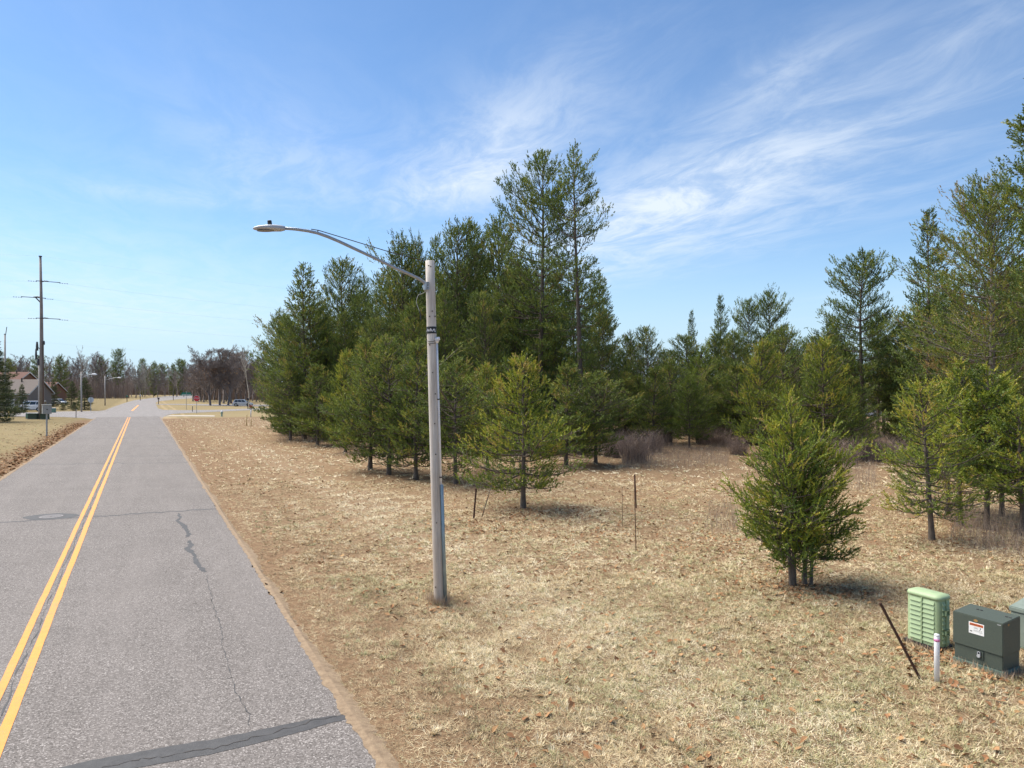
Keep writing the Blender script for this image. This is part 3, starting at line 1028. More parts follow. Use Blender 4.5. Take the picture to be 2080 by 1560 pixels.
# dark spruce for the far left corner and the tree line
pine_proto('spruce', [dict(seed=51, H=11.0, r0=0.16, cb=0.6, Rc=2.7, prof=prof_cone, e0=-18, e1=35, dens=20.0, gap=0.05, fan=0.5, inner=0.1, K=9, nl=0.15, nw=0.055, shoot=0.34, whorl=0.42, per=6, tint0=0.35, tvar=0.25, up=(-0.1, 0.3), tw=6)], M_SPRUCE, M_BARK)


# ------------------------------------------------------------------ bare broad-leaved trees
def bare_arrays(seed, H, r0, spread, fork, levels=4, up=0.35, twig_r=0.02, clear=0.25, kids=(9, 6, 5, 4), leaf=0.0):
    r = np.random.default_rng(seed)
    segs, tips = [], []

    def grow(p, d, L_, rad, lev):
        m_ = 5 if lev == 0 else (4 if lev == 1 else 3)
        pts = [p]
        dd = d.copy()
        for i in range(m_ - 1):
            dd = dd + r.normal(0, 0.10 + 0.05 * lev, 3) + np.array([0, 0, up * 0.12 * lev])
            dd /= np.linalg.norm(dd)
            pts.append(pts[-1] + dd * L_ / (m_ - 1))
        pts = np.array(pts)
        rr = np.linspace(rad, max(twig_r * 0.6, rad * (0.35 if lev else 0.3)), m_)
        segs.append((pts, rr))
        if lev >= levels:
            tips.append(pts[-1])
            return
        s = np.linspace(0, 1, m_)
        lo = clear if lev == 0 else 0.25
        for k in range(kids[lev]):
            q = lo + (1 - lo) * (k + r.uniform(0.1, 0.9)) / kids[lev]
            bp = np.array([np.interp(q, s, pts[:, i]) for i in range(3)])
            ax = d / np.linalg.norm(d)
            v = r.normal(size=3)
            v -= ax * v.dot(ax)
            v /= np.linalg.norm(v)
            an = spread * r.uniform(0.7, 1.25)
            nd = ax * math.cos(an) + v * math.sin(an)
            nd[2] += up * 0.5
            nd /= np.linalg.norm(nd)
            Lk = L_ * fork * r.uniform(0.7, 1.15) * (1.15 - 0.55 * q if lev == 0 else 1.0)
            grow(bp, nd, Lk, max(twig_r * 0.7, np.interp(q, s, rr) * 0.55), lev + 1)

    grow(np.zeros(3), np.array([r.normal(0, 0.03), r.normal(0, 0.03), 1.0]), H * 0.80, r0, 0)
    v_, f_ = wood_tubes(segs, 3)
    return v_, f_, np.array(tips)


def bare_proto(key, nmat, leafy=0, **kw):
    global TRIS
    v_, f_, tips = bare_arrays(**kw)
    wood = np_mesh(key + '_wood', v_, f_, nmat)
    # split trunk and crown: first tube is the trunk
    n0 = 5 * 3
    tr = np_mesh(key + '_trunk', v_[:n0], f_[:4 * 3], nmat)
    cr = np_mesh(key + '_crown', v_[n0:], f_[4 * 3:] - n0, nmat)
    bpy.data.meshes.remove(wood)
    leaves = None
    if leafy:
        r = np.random.default_rng(kw['seed'] + 500)
        k = r.integers(0, len(tips), leafy)
        P = tips[k] + r.normal(0, 0.35, (leafy, 3))
        low = P[:, 2] < kw['H'] * 0.62
        P = P[low]
        V = P[:, None, :] + r.normal(0, 0.11, (len(P), 3, 3))
        leaves = np_mesh(key + '_leaves', V.reshape(-1, 3), np.arange(len(P) * 3).reshape(-1, 3), M_OAKLEAF, {'tint': np.repeat(r.uniform(0, 1, len(P)), 3)})
    TRIS += 2 * len(f_)
    print('proto', key, 2 * len(f_))
    PROTO[key] = (cr, tr, kw['H'], leaves)


def plant_bare(key, name, label, loc, height, rz, group=None, wide=1.0):
    cr, tr, H, lv = PROTO[key]
    s = height / H
    o = thing(name, label, 'tree', (loc[0], loc[1], gz(loc[0], loc[1]) - 0.05), rz, group, (s * wide, s * wide, s))
    new_obj('trunk', tr, o)
    new_obj('crown', cr, o)
    if lv:
        new_obj('clinging_leaves', lv, o)
    return o


bare_proto('bare_a', M_TWIG, seed=61, H=15.0, r0=0.22, spread=0.75, fork=0.40, levels=4, twig_r=0.030, clear=0.10, kids=(16, 7, 5, 5))
bare_proto('bare_b', M_TWIG, seed=62, H=15.0, r0=0.20, spread=0.65, fork=0.38, levels=4, twig_r=0.030, clear=0.12, kids=(15, 7, 5, 5), up=0.5)
bare_proto('bare_c', M_TWIGG, seed=63, H=15.0, r0=0.16, spread=0.55, fork=0.36, levels=4, twig_r=0.026, clear=0.30, kids=(13, 6, 5, 3), up=0.5)
bare_proto('oak', M_TWIG, leafy=450, seed=64, H=13.0, r0=0.30, spread=0.85, fork=0.47, levels=4, twig_r=0.034, clear=0.12, kids=(17, 8, 6, 4), up=0.25)
bare_proto('birch', M_BIRCH, seed=65, H=12.0, r0=0.09, spread=0.38, fork=0.42, levels=3, twig_r=0.035, clear=0.1, kids=(14, 6, 4, 3), up=0.4)
bare_proto('lone_bare', M_BIRCH, seed=66, H=18.0, r0=0.20, spread=0.60, fork=0.30, levels=3, twig_r=0.035, clear=0.45, kids=(12, 5, 4, 3), up=0.6)


# ------------------------------------------------------------------ brush and shrubs
def stems(N, pos_fn, hgt, wid, lean, r, tint=(0.2, 0.8), sub=2):
    """thin stems as tall triangles with a few side twigs"""
    P = pos_fn(N)
    H_ = hgt * r.uniform(0.45, 1.15, N)
    out, tin = [], []
    ang = r.uniform(0, 6.283, N)
    ln = lean * np.abs(r.normal(0, 1, N))
    tip = P + np.stack([np.cos(ang) * ln * H_, np.sin(ang) * ln * H_, H_], 1)
    a = r.uniform(0, 6.283, N)
    sd = np.stack([np.cos(a), np.sin(a), np.zeros(N)], 1) * (wid / 2)
    tt = r.uniform(tint[0], tint[1], N)
    out.append(np.stack([P - sd, P + sd, tip], 1))
    tin.append(tt)
    for k in range(sub):
        q = r.uniform(0.3, 0.85, N)
        b = P + (tip - P) * q[:, None]
        a2 = r.uniform(0, 6.283, N)
        l2 = H_ * 0.33 * r.uniform(0.5, 1.2, N)
        t2 = b + np.stack([np.cos(a2) * l2 * 0.6, np.sin(a2) * l2 * 0.6, l2 * 0.8], 1)
        out.append(np.stack([b - sd * 0.6, b + sd * 0.6, t2], 1))
        tin.append(tt)
    V = np.concatenate(out).reshape(-1, 3)
    return V, np.repeat(np.concatenate(tin), 3)


def tri_obj(name, V, T, material, parent=None):
    global TRIS
    TRIS += len(V) // 3
    me_ = np_mesh(name, V, np.arange(len(V)).reshape(-1, 3), material, {'tint': T})
    return new_obj(name, me_, parent)


SHRUB = {}
for i in range(3):
    r = np.random.default_rng(80 + i)

    def disc(N, r=r):
        q = np.sqrt(r.uniform(0, 1, N)) * 0.5
        a = r.uniform(0, 6.283, N)
        return np.stack([q * np.cos(a), q * np.sin(a), np.zeros(N)], 1)
    V, T = stems(420, disc, 1.7, 0.014, 0.32, r, (0.05, 0.7), 3)
    SHRUB[i] = np_mesh('shrub_stems', V, np.arange(len(V)).reshape(-1, 3), M_BRUSH, {'tint': T})


def shrub(i, label, loc, h=1.7, wide=1.0, group=None):
    o = thing('bare_shrub', label, 'shrub', (loc[0], loc[1], gz(loc[0], loc[1]) - 0.02), random.uniform(0, 6), group, (wide * h / 1.7, wide * h / 1.7, h / 1.7))
    new_obj('stems', SHRUB[i % 3], o)
    return o
# ------------------------------------------------------------------ planting: the pines of the photograph
def px_h(ytop, ybase):
    """height of a thing standing at ground row ybase whose top shows at row ytop"""
    Y = CAM_H * F / (ybase - HOR)
    return (ybase - ytop) / F * Y


LEFT_WOOD = [
    # key, x, ybase, ytop, wide, rz, label
    ('mid_a', 618, 892, 540, 1.1, 0.4, 'broad dark pine at the left corner of the pine stand nearest the intersection'),
    ('mid_c', 584, 884, 650, 1.0, 1.5, 'shorter pine on the far left flank of the stand reaching towards the road'),
    ('mid_b', 694, 880, 533, 0.80, 2.2, 'pine with pointed top directly right of the broad corner pine'),
    ('mid_a', 738, 884, 560, 0.70, 3.1, 'narrow pine under the middle of the lamp arm'),
    ('mid_c', 655, 872, 620, 0.9, 4.0, 'dark pine filling the gap behind the corner pine'),
    ('mid_c', 818, 898, 476, 0.78, 0.9, 'tall slim pine whose tip rises just above the lamp arm left of the pole'),
    ('mid_b', 790, 888, 560, 0.85, 5.2, 'rounded pine below the slim one left of the lamp pole'),
    ('mid_c', 851, 893, 478, 0.45, 2.0, 'very narrow pine spire touching the lamp pole on its left'),
    ('mid_a', 884, 900, 482, 0.62, 5.6, 'pine spire showing right behind the top of the lamp pole'),
    ('mid_b', 930, 905, 464, 0.85, 0.2, 'dense pine right of the lamp pole top'),
    ('mid_a', 966, 890, 458, 0.72, 1.1, 'pointed pine between the lamp pole and the tall pair'),
    ('mid_c', 1012, 900, 440, 0.85, 3.6, 'tall ragged pine left beside the tallest pair'),
    ('tall_dense', 1096, 916, 312, 0.92, 0.0, 'left one of the two tallest pines, bushy with a forked feathery top'),
    ('tall_open', 1181, 925, 301, 0.95, 2.4, 'tallest pine with a bare grey trunk and sparse open crown'),
    ('mid_b', 1056, 908, 560, 0.92, 4.4, 'bushy pine at the foot of the tallest pair on the left'),
    ('mid_a', 1128, 915, 640, 0.95, 2.9, 'dark pine between the trunks of the tallest pair'),
    ('mid_c', 1226, 905, 622, 0.62, 1.9, 'mid height pine just right of the tallest open pine'),
    ('mid_b', 985, 922, 600, 0.85, 2.7, 'dark pine behind the bright young pine on its left'),
    ('mid_a', 905, 918, 590, 0.90, 0.6, 'dark pine directly behind the lamp pole at mid height'),
    ('mid_c', 840, 915, 610, 0.95, 3.9, 'dark pine left behind the lamp pole at mid height'),
    ('mid_b', 760, 905, 650, 0.95, 1.2, 'low dark pine behind the thin-stemmed young pines'),
    ('mid_b', 720, 868, 600, 1.0, 0.8, 'shaded pine deep in the stand seen below the lamp arm'),
    ('mid_a', 868, 870, 545, 0.9, 2.5, 'shaded pine deep in the stand just left behind the pole'),
    ('mid_b', 955, 872, 540, 1.0, 1.7, 'shaded pine deep in the stand right behind the pole'),
    ('mid_c', 1040, 872, 520, 1.0, 5.5, 'shaded pine deep in the stand beside the bushy tallest pine'),
    ('mid_a', 1110, 876, 600, 1.0, 4.6, 'shaded pine deep behind the tallest pair'),
]
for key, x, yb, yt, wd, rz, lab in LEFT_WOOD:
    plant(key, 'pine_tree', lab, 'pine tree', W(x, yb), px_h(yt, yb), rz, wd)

rr = random.Random(31)
for i in range(15):
    x = 585 + i * 44 + rr.uniform(-16, 16)
    yb = rr.uniform(868, 896)
    yt = rr.uniform(590, 690) if x < 780 else rr.uniform(540, 660)
    plant(rr.choice(['mid_a', 'mid_b', 'mid_c']), 'pine_tree', 'pine packed in the shade inside the left-hand stand', 'pine tree', W(x, yb), px_h(yt, yb), rr.uniform(0, 6.28), rr.uniform(0.85, 1.1), 'pines packed inside the left-hand stand')
for i in range(14):
    x = 1775 + i * 30 + rr.uniform(-14, 14)
    yb = rr.uniform(885, 912)
    yt = rr.uniform(600, 720) if x < 1900 else rr.uniform(520, 660)
    plant(rr.choice(['mid_a', 'mid_b', 'mid_c', 'ragged']), 'pine_tree', 'dark pine filling the inside of the right-hand wood', 'pine tree', W(x, yb), px_h(yt, yb), rr.uniform(0, 6.28), rr.uniform(0.9, 1.15), 'pines filling the right-hand wood')
ORD = ['first', 'second', 'third', 'fourth', 'fifth', 'sixth', 'seventh', 'eighth', 'ninth', 'tenth', 'eleventh', 'twelfth', 'thirteenth', 'fourteenth', 'fifteenth', 'sixteenth', 'seventeenth']
YOUNG = [
    ('young_a', 1063, 1034, 726, 1.08, 0.3, 'bright yellow-green young pine standing alone before the wood, short bare trunk'),
    ('young_b', 752, 957, 700, 1.15, 1.1, 'young pine with two thin bare stems left of the lamp pole'),
    ('young_c', 790, 966, 690, 1.2, 2.6, 'slim young pine just left of the lamp pole'),
    ('young_b', 845, 975, 700, 1.1, 4.1, 'young pine half hidden behind the lamp pole'),
    ('young_c', 925, 985, 735, 1.25, 0.5, 'dark young pine just right of the lamp pole foot'),
    ('young_a', 702, 920, 715, 0.85, 3.3, 'yellowish young pine at the wood edge under the lamp arm'),
    ('young_b', 645, 905, 745, 1.3, 2.0, 'low young pine with olive needles near the corner pine trunk'),
    ('young_c', 590, 896, 740, 1.3, 5.0, 'low bushy pine skirt at the left end of the stand'),
    ('young_b', 1150, 948, 748, 1.45, 3.0, 'grey-green young pine just behind the lone bright one on its right'),
    ('young_c', 1210, 945, 760, 1.45, 0.9, 'dark bushy young pine at the right corner of the stand'),
    ('young_a', 990, 960, 742, 0.95, 5.1, 'young pine behind the lone bright one on its left'),
    ('small_cone', 1400, 911, 764, 1.0, 0.7, 'small neat dark cone-shaped pine alone in mid field'),
    ('young_a', 1545, 925, 695, 0.88, 2.2, 'loose bright young pine behind the near clump on its left'),
    ('young_c', 1590, 915, 668, 0.95, 1.4, 'young pine with a thin spiky leader rising behind the near clump'),
    ('young_a', 1672, 935, 690, 0.95, 4.0, 'bright young pine behind the near clump on its right'),
    ('young_b', 1500, 902, 740, 1.3, 0.2, 'low green pine behind the gap left of the near clump'),
    ('near_right', 1893, 1099, 776, 1.0, 0.0, 'young pine with leaning dark trunk right of the near clump'),
    ('thin_stem', 1950, 1068, 735, 1.25, 2.8, 'tall young pine with yellow leader behind the leaning one'),
    ('thin_stem', 2005, 1075, 745, 1.3, 1.2, 'young pine with bare thin stems near the right edge'),
    ('thin_stem', 2075, 1095, 815, 1.35, 5.5, 'young pine cut by the right edge of the picture'),
    ('thin_stem', 1925, 1045, 770, 1.3, 4.4, 'thin-stemmed young pine half hidden behind the leaning one'),
    ('thin_stem', 2035, 1050, 770, 1.3, 0.4, 'thin-stemmed young pine in the back of the group at the right edge'),
    ('young_c', 1620, 905, 720, 1.2, 0.4, 'dark young pine deep behind the near clump'),
    ('young_b', 1730, 925, 770, 1.2, 2.4, 'low yellow-green young pine right behind the near clump beside the dark bare trunk'),
]
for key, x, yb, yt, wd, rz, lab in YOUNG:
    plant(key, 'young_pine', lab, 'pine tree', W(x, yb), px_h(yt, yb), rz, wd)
plant('near_clump', 'young_pine', 'nearest bushy pine with several thin trunks beside the green cabinet', 'pine tree', W(1612, 1188), 4.35, 0.0, 0.87)

RIGHT_WOOD = [
    ('ragged', 1752, 905, 522, 0.85, 0.5, 'dark tall pine with bare lower trunk at the left end of the right-hand wood'),
    ('spire', 1884, 925, 435, 0.85, 1.3, 'dark spire-topped pine left of the large yellowish one'),
    ('big_wide', 2014, 955, 385, 0.95, 0.3, 'large yellowish-green pine with pale grey trunk at the right'),
    ('tall_dense', 2180, 1010, 110, 1.12, 1.9, 'nearest tall dark pine cut off by the right edge'),
    ('mid_c', 1835, 905, 640, 0.9, 2.2, 'dark low pine between the two tall pines on the right'),
    ('mid_a', 1925, 910, 660, 1.0, 3.9, 'dark pine behind the trunk of the yellowish pine'),
    ('mid_b', 2080, 930, 560, 1.0, 0.1, 'dark pine behind the right edge trunk'),
    ('mid_c', 1690, 900, 640, 0.75, 3.0, 'slight pine left of the dark tall pine with bare trunk'),
]
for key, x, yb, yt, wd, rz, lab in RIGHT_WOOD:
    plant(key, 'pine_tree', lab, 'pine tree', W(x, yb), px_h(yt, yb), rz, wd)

BACK = [
    ('spire', 1404, 876, 636, 0.50, 0.2, 'narrow dark spire standing clear above the middle of the far pines'),
    ('spire', 1463, 878, 606, 0.70, 2.4, 'pointed pine right of the narrow spire, sky around its top'),
    ('ragged', 1520, 876, 614, 0.62, 1.4, 'airy thin pine between the pointed one and the tufted one'),
    ('ragged', 1562, 874, 599, 0.70, 4.2, 'airy pine with a tufted leaning top against the sky'),
]
for key, x, yb, yt, wd, rz, lab in BACK:
    plant(key, 'pine_tree', lab, 'pine tree', W(x, yb), px_h(yt, yb), rz, wd)
rr = random.Random(5)
for i in range(17):
    x = 1255 + i * 29 + rr.uniform(-9, 9)
    yb = rr.uniform(876, 893)
    yt = rr.uniform(668, 722)
    plant(rr.choice(['mid_a', 'mid_b', 'mid_c', 'small_cone']), 'pine_tree', ORD[i] + ' pine from the left in the dense row closing off the field', 'pine tree', W(x, yb), px_h(yt, yb), rr.uniform(0, 6.28), rr.uniform(0.8, 1.15), 'pines closing off the back of the field')
for i in range(12):
    x = 1262 + i * 36 + rr.uniform(-10, 10)
    yb = rr.uniform(895, 905)
    yt = rr.uniform(725, 770)
    plant(rr.choice(['young_b', 'young_c', 'young_a']), 'young_pine', ORD[i] + ' young pine from the left along the back edge of the field', 'pine tree', W(x, yb), px_h(yt, yb), rr.uniform(0, 6.28), rr.uniform(1.0, 1.3), 'young pines along the back edge of the field')
for i in range(9):
    x = 1640 + i * 62 + rr.uniform(-14, 14)
    yb = rr.uniform(868, 885)
    yt = rr.uniform(690, 745)
    plant(rr.choice(['mid_a', 'mid_b', 'mid_c']), 'pine_tree', ORD[i] + ' pine from the left far back in the right-hand wood', 'pine tree', W(x, yb), px_h(yt, yb), rr.uniform(0, 6.28), rr.uniform(0.9, 1.2), 'pines far back in the right-hand wood')

# bare trees peeping out behind the pines
for i, (x, Y, h) in enumerate([(1262, 105, 13.5), (1290, 110, 11.5), (1352, 112, 10.5), (1335, 118, 11), (1640, 120, 10), (1700, 125, 11), (1800, 118, 12), (1980, 110, 12), (2060, 115, 12), (1210, 112, 12), (1440, 125, 11), (1575, 118, 10)]):
    plant_bare(['bare_a', 'bare_b', 'bare_c'][i % 3], 'bare_tree', 'leafless tree showing as fine twigs behind the pines', AT(x, Y), h, i * 1.3, 'leafless trees behind the pines')

# shrubs and brush
shrub(0, 'purplish leafless shrub at the right corner of the pine stand', W(1290, 940), 1.9, 1.5)
shrub(1, 'greyish leafless shrub under the small cone-shaped pine', W(1432, 905), 1.6, 1.3)
shrub(2, 'leafless shrub at the foot of the dark young corner pine', W(1243, 930), 1.4, 1.3)
for i, (x, y, h, wd) in enumerate([(1262, 925, 1.6, 1.5), (1322, 920, 1.5, 1.7), (1350, 905, 1.4, 1.6), (1462, 908, 1.5, 1.7), (1500, 925, 1.3, 1.5), (1715, 945, 1.5, 1.6), (1765, 935, 1.7, 1.6), (1815, 940, 1.5, 1.6)]):
    shrub(i, ORD[i] + ' low leafless shrub from the left in the brush along the clearing edge', W(x, y), h, wd, 'low leafless shrubs along the clearing edge')
r = np.random.default_rng(90)


def zone(pix, r=r):
    """random terrain points inside photo-space quads projected on the ground"""
    quads = [[np.array(W(*q))[:2] for q in z] for z in pix]
    area = np.array([abs(np.cross(q[2] - q[0], q[3] - q[1])) for q in quads]) if False else np.array([abs((q[2] - q[0])[0] * (q[3] - q[1])[1] - (q[2] - q[0])[1] * (q[3] - q[1])[0]) for q in quads])

    def f(N):
        k = r.choice(len(quads), N, p=area / area.sum())
        Q = np.array(quads)[k]
        a, b = r.uniform(0, 1, (N, 1)), r.uniform(0, 1, (N, 1))
        P = (Q[:, 0] * (1 - a) + Q[:, 1] * a) * (1 - b) + (Q[:, 3] * (1 - a) + Q[:, 2] * a) * b
        return np.column_stack([P, ground_h(P[:, 0], P[:, 1]) - 0.02])
    return f


V, T = stems(5000, zone([[(1700, 935), (1860, 960), (1850, 880), (1690, 880)], [(1850, 905), (2200, 940), (2150, 880), (1850, 878)]]), 1.3, 0.012, 0.28, r, (0.1, 0.8), 3)
kind(tri_obj('brush_thicket', V, T, M_BRUSH), 'stuff')
V, T = stems(1500, zone([[(1925, 1105), (2130, 1165), (2160, 1060), (1940, 1040)]]), 0.8, 0.007, 0.35, r, (0.2, 1.0), 3)
kind(tri_obj('brush_undergrowth', V, T, M_BRUSH), 'stuff')
V, T = stems(3000, zone([[(690, 925), (1010, 985), (1000, 930), (690, 895)], [(560, 900), (700, 915), (700, 890), (570, 885)]]), 0.75, 0.010, 0.25, r, (0.2, 1.0), 2)
kind(tri_obj('wood_edge_brush', V, T, M_BRUSH), 'stuff')
V, T = stems(9000, zone([[(1260, 955), (1480, 950), (1480, 908), (1270, 912)], [(1430, 1085), (1500, 1090), (1500, 1030), (1440, 1030)], [(1680, 1000), (1780, 1000), (1780, 950), (1690, 950)]]), 0.55, 0.010, 0.30, r, (0.55, 1.0), 1)
kind(tri_obj('tall_dry_grass', V, T, M_BRUSH), 'stuff')

# ------------------------------------------------------------------ lawn blades and fallen leaves
r = np.random.default_rng(100)


def lawn_points(N, y0, y1, power):
    """points spread over the visible lawn, thinning with distance"""
    out = []
    n_ = 0
    while n_ < N:
        m_ = N * 2
        u_ = r.uniform(0, 1, m_)
        Y = (y0 ** power + (y1 ** power - y0 ** power) * u_) ** (1 / power)
        X = r.uniform(-0.80, 0.80, m_) * (Y + 1.0)
        v = X * RN.x + Y * RN.y
        ok = (v > V_R - 0.04) | (v < V_L + 0.03)
        ok &= r.uniform(0, 1, m_) < 0.35 + 0.9 * vnoise(X, Y, 2.6)
        ok &= (v < 0) | (v > V_R + 1.5 + 1.2 * (vnoise(X, Y, 0.8) - 0.5)) | (r.uniform(0, 1, m_) < 0.60)
        ok &= (v > 0) | (r.uniform(0, 1, m_) < 0.45)
        u2 = X * RD.x + Y * RD.y
        ok &= (u2 < 112)
        P = np.stack([X[ok], Y[ok]], 1)
        out.append(P)
        n_ += len(P)
    return np.concatenate(out)[:N]


_TAB = np.random.default_rng(3).uniform(0, 1, (256, 256))


def vnoise(X, Y, s):
    x, y = X * s + 1000.0, Y * s + 1000.0
    i, j = np.floor(x).astype(int), np.floor(y).astype(int)
    a, b = x - i, y - j
    a, b = a * a * (3 - 2 * a), b * b * (3 - 2 * b)
    g_ = lambda p_, q_: _TAB[p_ % 256, q_ % 256]
    return (g_(i, j) * (1 - a) + g_(i + 1, j) * a) * (1 - b) + (g_(i, j + 1) * (1 - a) + g_(i + 1, j + 1) * a) * b


def patch_noise(X, Y, s):
    return 0.6 * vnoise(X, Y, s * 0.45) + 0.4 * vnoise(X + 31, Y + 17, s)


def blades(N, y0, y1, power, per, ln, wd, flat):
    P = lawn_points(N, y0, y1, power)
    X, Y = P[:, 0], P[:, 1]
    v = X * RN.x + Y * RN.y
    u = X * RD.x + Y * RD.y
    d = np.where(v > 0, v - V_R, V_L - v)
    base = 0.50 + 0.42 * (patch_noise(X, Y, 0.9) - 0.5) + 0.40 * (vnoise(X + 9, Y, 3.3) - 0.5) + r.normal(0, 0.15, N)
    vt = v + 2.2 * (vnoise(X, Y, 0.35) - 0.5)
    base = base + 0.20 * np.exp(-((vt - 7.4) / 1.0) ** 2)
    for v0 in (4.55, 6.15):
        base = base - 0.22 * np.exp(-((v + 1.1 * (vnoise(X + 50, Y, 0.25) - 0.5) - v0) / 0.28) ** 2)
    if y0 > 30:
        base = base + 0.10
    base = np.clip(base, 0.02, 0.84)
    base = np.where((d < 1.5) & (v > 0), np.clip(base - 0.13, 0.02, 0.8), base)
    base = np.where(v < 0, base * 0.04, base)
    g = (patch_noise(X + 3, Y + 5, 0.55) * 0.6 + patch_noise(X, Y + 2, 1.9) * 0.4)
    green = (v > 3.8) & (v < 20) & (u < 26) & (r.uniform(0, 1, N) < np.clip((g - 0.40) * 1.6, 0.0, 0.5))
    green |= (r.uniform(0, 1, N) < np.where(v < 0, 0.22, 0.03))
    base = np.where(green, r.uniform(0.90, 1.0, N), base)
    sc = np.where(d < 0.5, 0.65, 1.0) * r.uniform(0.6, 1.35, N)
    Z = ground_h(X, Y)
    C = np.repeat(np.stack([X, Y, Z], 1), per, axis=0)
    n2 = N * per
    S = np.repeat(sc, per)
    az = r.uniform(0, 6.283, n2)
    # grass lies over, mostly one way in each patch
    lay = np.repeat(2.2 + 2.0 * patch_noise(X, Y, 0.35), per)
    az = np.where(r.uniform(0, 1, n2) < 0.5, lay + r.normal(0, 0.7, n2), az)
    el = np.abs(r.normal(flat, 0.28, n2))
    L_ = ln * S * r.uniform(0.5, 1.3, n2)
    C[:, 0] += r.normal(0, 0.035, n2) * S
    C[:, 1] += r.normal(0, 0.035, n2) * S
    D = np.stack([np.cos(az) * np.cos(el), np.sin(az) * np.cos(el), np.sin(el)], 1)
    side = np.stack([-np.sin(az), np.cos(az), r.normal(0, 0.4, n2)], 1)
    W_ = wd * S
    V = np.stack([C - side * (W_ / 2)[:, None], C + side * (W_ / 2)[:, None], C + D * L_[:, None]], 1)
    V[:, :2, 2] += 0.004
    T = np.repeat(np.clip(np.repeat(base, per) + r.normal(0, 0.035, n2), 0, 1), 3)
    return V.reshape(-1, 3), T


Va, Ta = blades(60000, 7.0, 17.0, 1.2, 7, 0.090, 0.0065, 0.42)
Vb, Tb = blades(50000, 16.0, 34.0, 1.2, 6, 0.115, 0.012, 0.30)
Vc, Tc = blades(34000, 32.0, 122.0, 1.0, 5, 0.19, 0.034, 0.14)
kind(tri_obj('lawn_grass', np.concatenate([Va, Vb, Vc]), np.concatenate([Ta, Tb, Tc]), M_GRASS), 'stuff')
# tufts round the foot of the lamp pole and the cabinets
def tuft_ring(cx, cy, rad, N, h, r=r):
    a = r.uniform(0, 6.283, N)
    q = rad + np.abs(r.normal(0, 0.10, N))
    P = np.stack([cx + q * np.cos(a), cy + q * np.sin(a)], 1)
    Z = ground_h(P[:, 0], P[:, 1])
    f = lambda n: np.column_stack([P, Z])
    return stems(N, f, h, 0.010, 0.45, r, (0.55, 1.0), 0)


# denser tufts standing out of the mown turf, straw and sage green
def tufts(N, y0, y1, per, h):
    P = lawn_points(N, y0, y1, 1.2)
    v_ = P[:, 0] * RN.x + P[:, 1] * RN.y
    P = P[v_ > V_R + 0.6]
    n_ = len(P)
    X, Y = P[:, 0], P[:, 1]
    gg = vnoise(X, Y, 0.22)
    green = r.uniform(0, 1, n_) < np.clip(gg * 1.3 - 0.25, 0.05, 0.8)
    tint = np.where(green, r.uniform(0.905, 1.0, n_), r.uniform(0.35, 0.84, n_))
    rad = r.uniform(0.03, 0.11, n_)
    m_ = n_ * per
    az = r.uniform(0, 6.283, m_)
    q = np.sqrt(r.uniform(0, 1, m_)) * np.repeat(rad, per)
    C = np.stack([np.repeat(X, per) + q * np.cos(az), np.repeat(Y, per) + q * np.sin(az)], 1)
    C = np.column_stack([C, ground_h(C[:, 0], C[:, 1])])
    el = r.uniform(0.35, 1.2, m_)
    L_ = h * r.uniform(0.5, 1.3, m_)
    D = np.stack([np.cos(az) * np.cos(el), np.sin(az) * np.cos(el), np.sin(el)], 1)
    sd_ = np.stack([-np.sin(az), np.cos(az), np.zeros(m_)], 1) * 0.005
    V = np.stack([C - sd_, C + sd_, C + D * L_[:, None]], 1)
    return V.reshape(-1, 3), np.repeat(np.clip(np.repeat(tint, per) + r.normal(0, 0.02, m_), 0, 1), 3)


V, T = tufts(3600, 7.0, 26.0, 26, 0.085)
kind(tri_obj('grass_tufts', V, T, M_GRASS), 'stuff')


# leaves
def leaf_litter(N, pts, size):
    X, Y = pts[:, 0], pts[:, 1]
    Z = ground_h(X, Y) + r.uniform(0.012, 0.04, N)
    az = r.uniform(0, 6.283, N)
    s = size * r.uniform(0.55, 1.25, N)
    a = np.stack([np.cos(az), np.sin(az), r.normal(0, 0.35, N)], 1) * s[:, None]
    b = np.stack([-np.sin(az), np.cos(az), r.normal(0, 0.35, N)], 1) * s[:, None]
    C = np.stack([X, Y, Z], 1)
    up = np.zeros((N, 3))
    up[:, 2] = s * r.uniform(0.0, 0.5, N)
    p0, p1 = C - a, C + a
    l1, l2 = C + b * 0.55 + a * 0.25 + up, C - b * 0.55 + a * 0.25 + up * 0.7
    l3, l4 = C + b * 0.38 - a * 0.35 + up * 0.8, C - b * 0.38 - a * 0.35 + up * 0.5
    V = np.stack([p0, l4, C, p0, C, l3, l3, C, l1, l4, l2, C, l1, C, p1, l2, p1, C], 1)
    T = np.repeat(np.clip(r.beta(2.2, 2.0, N), 0, 1), 18)
    return V.reshape(-1, 3), T


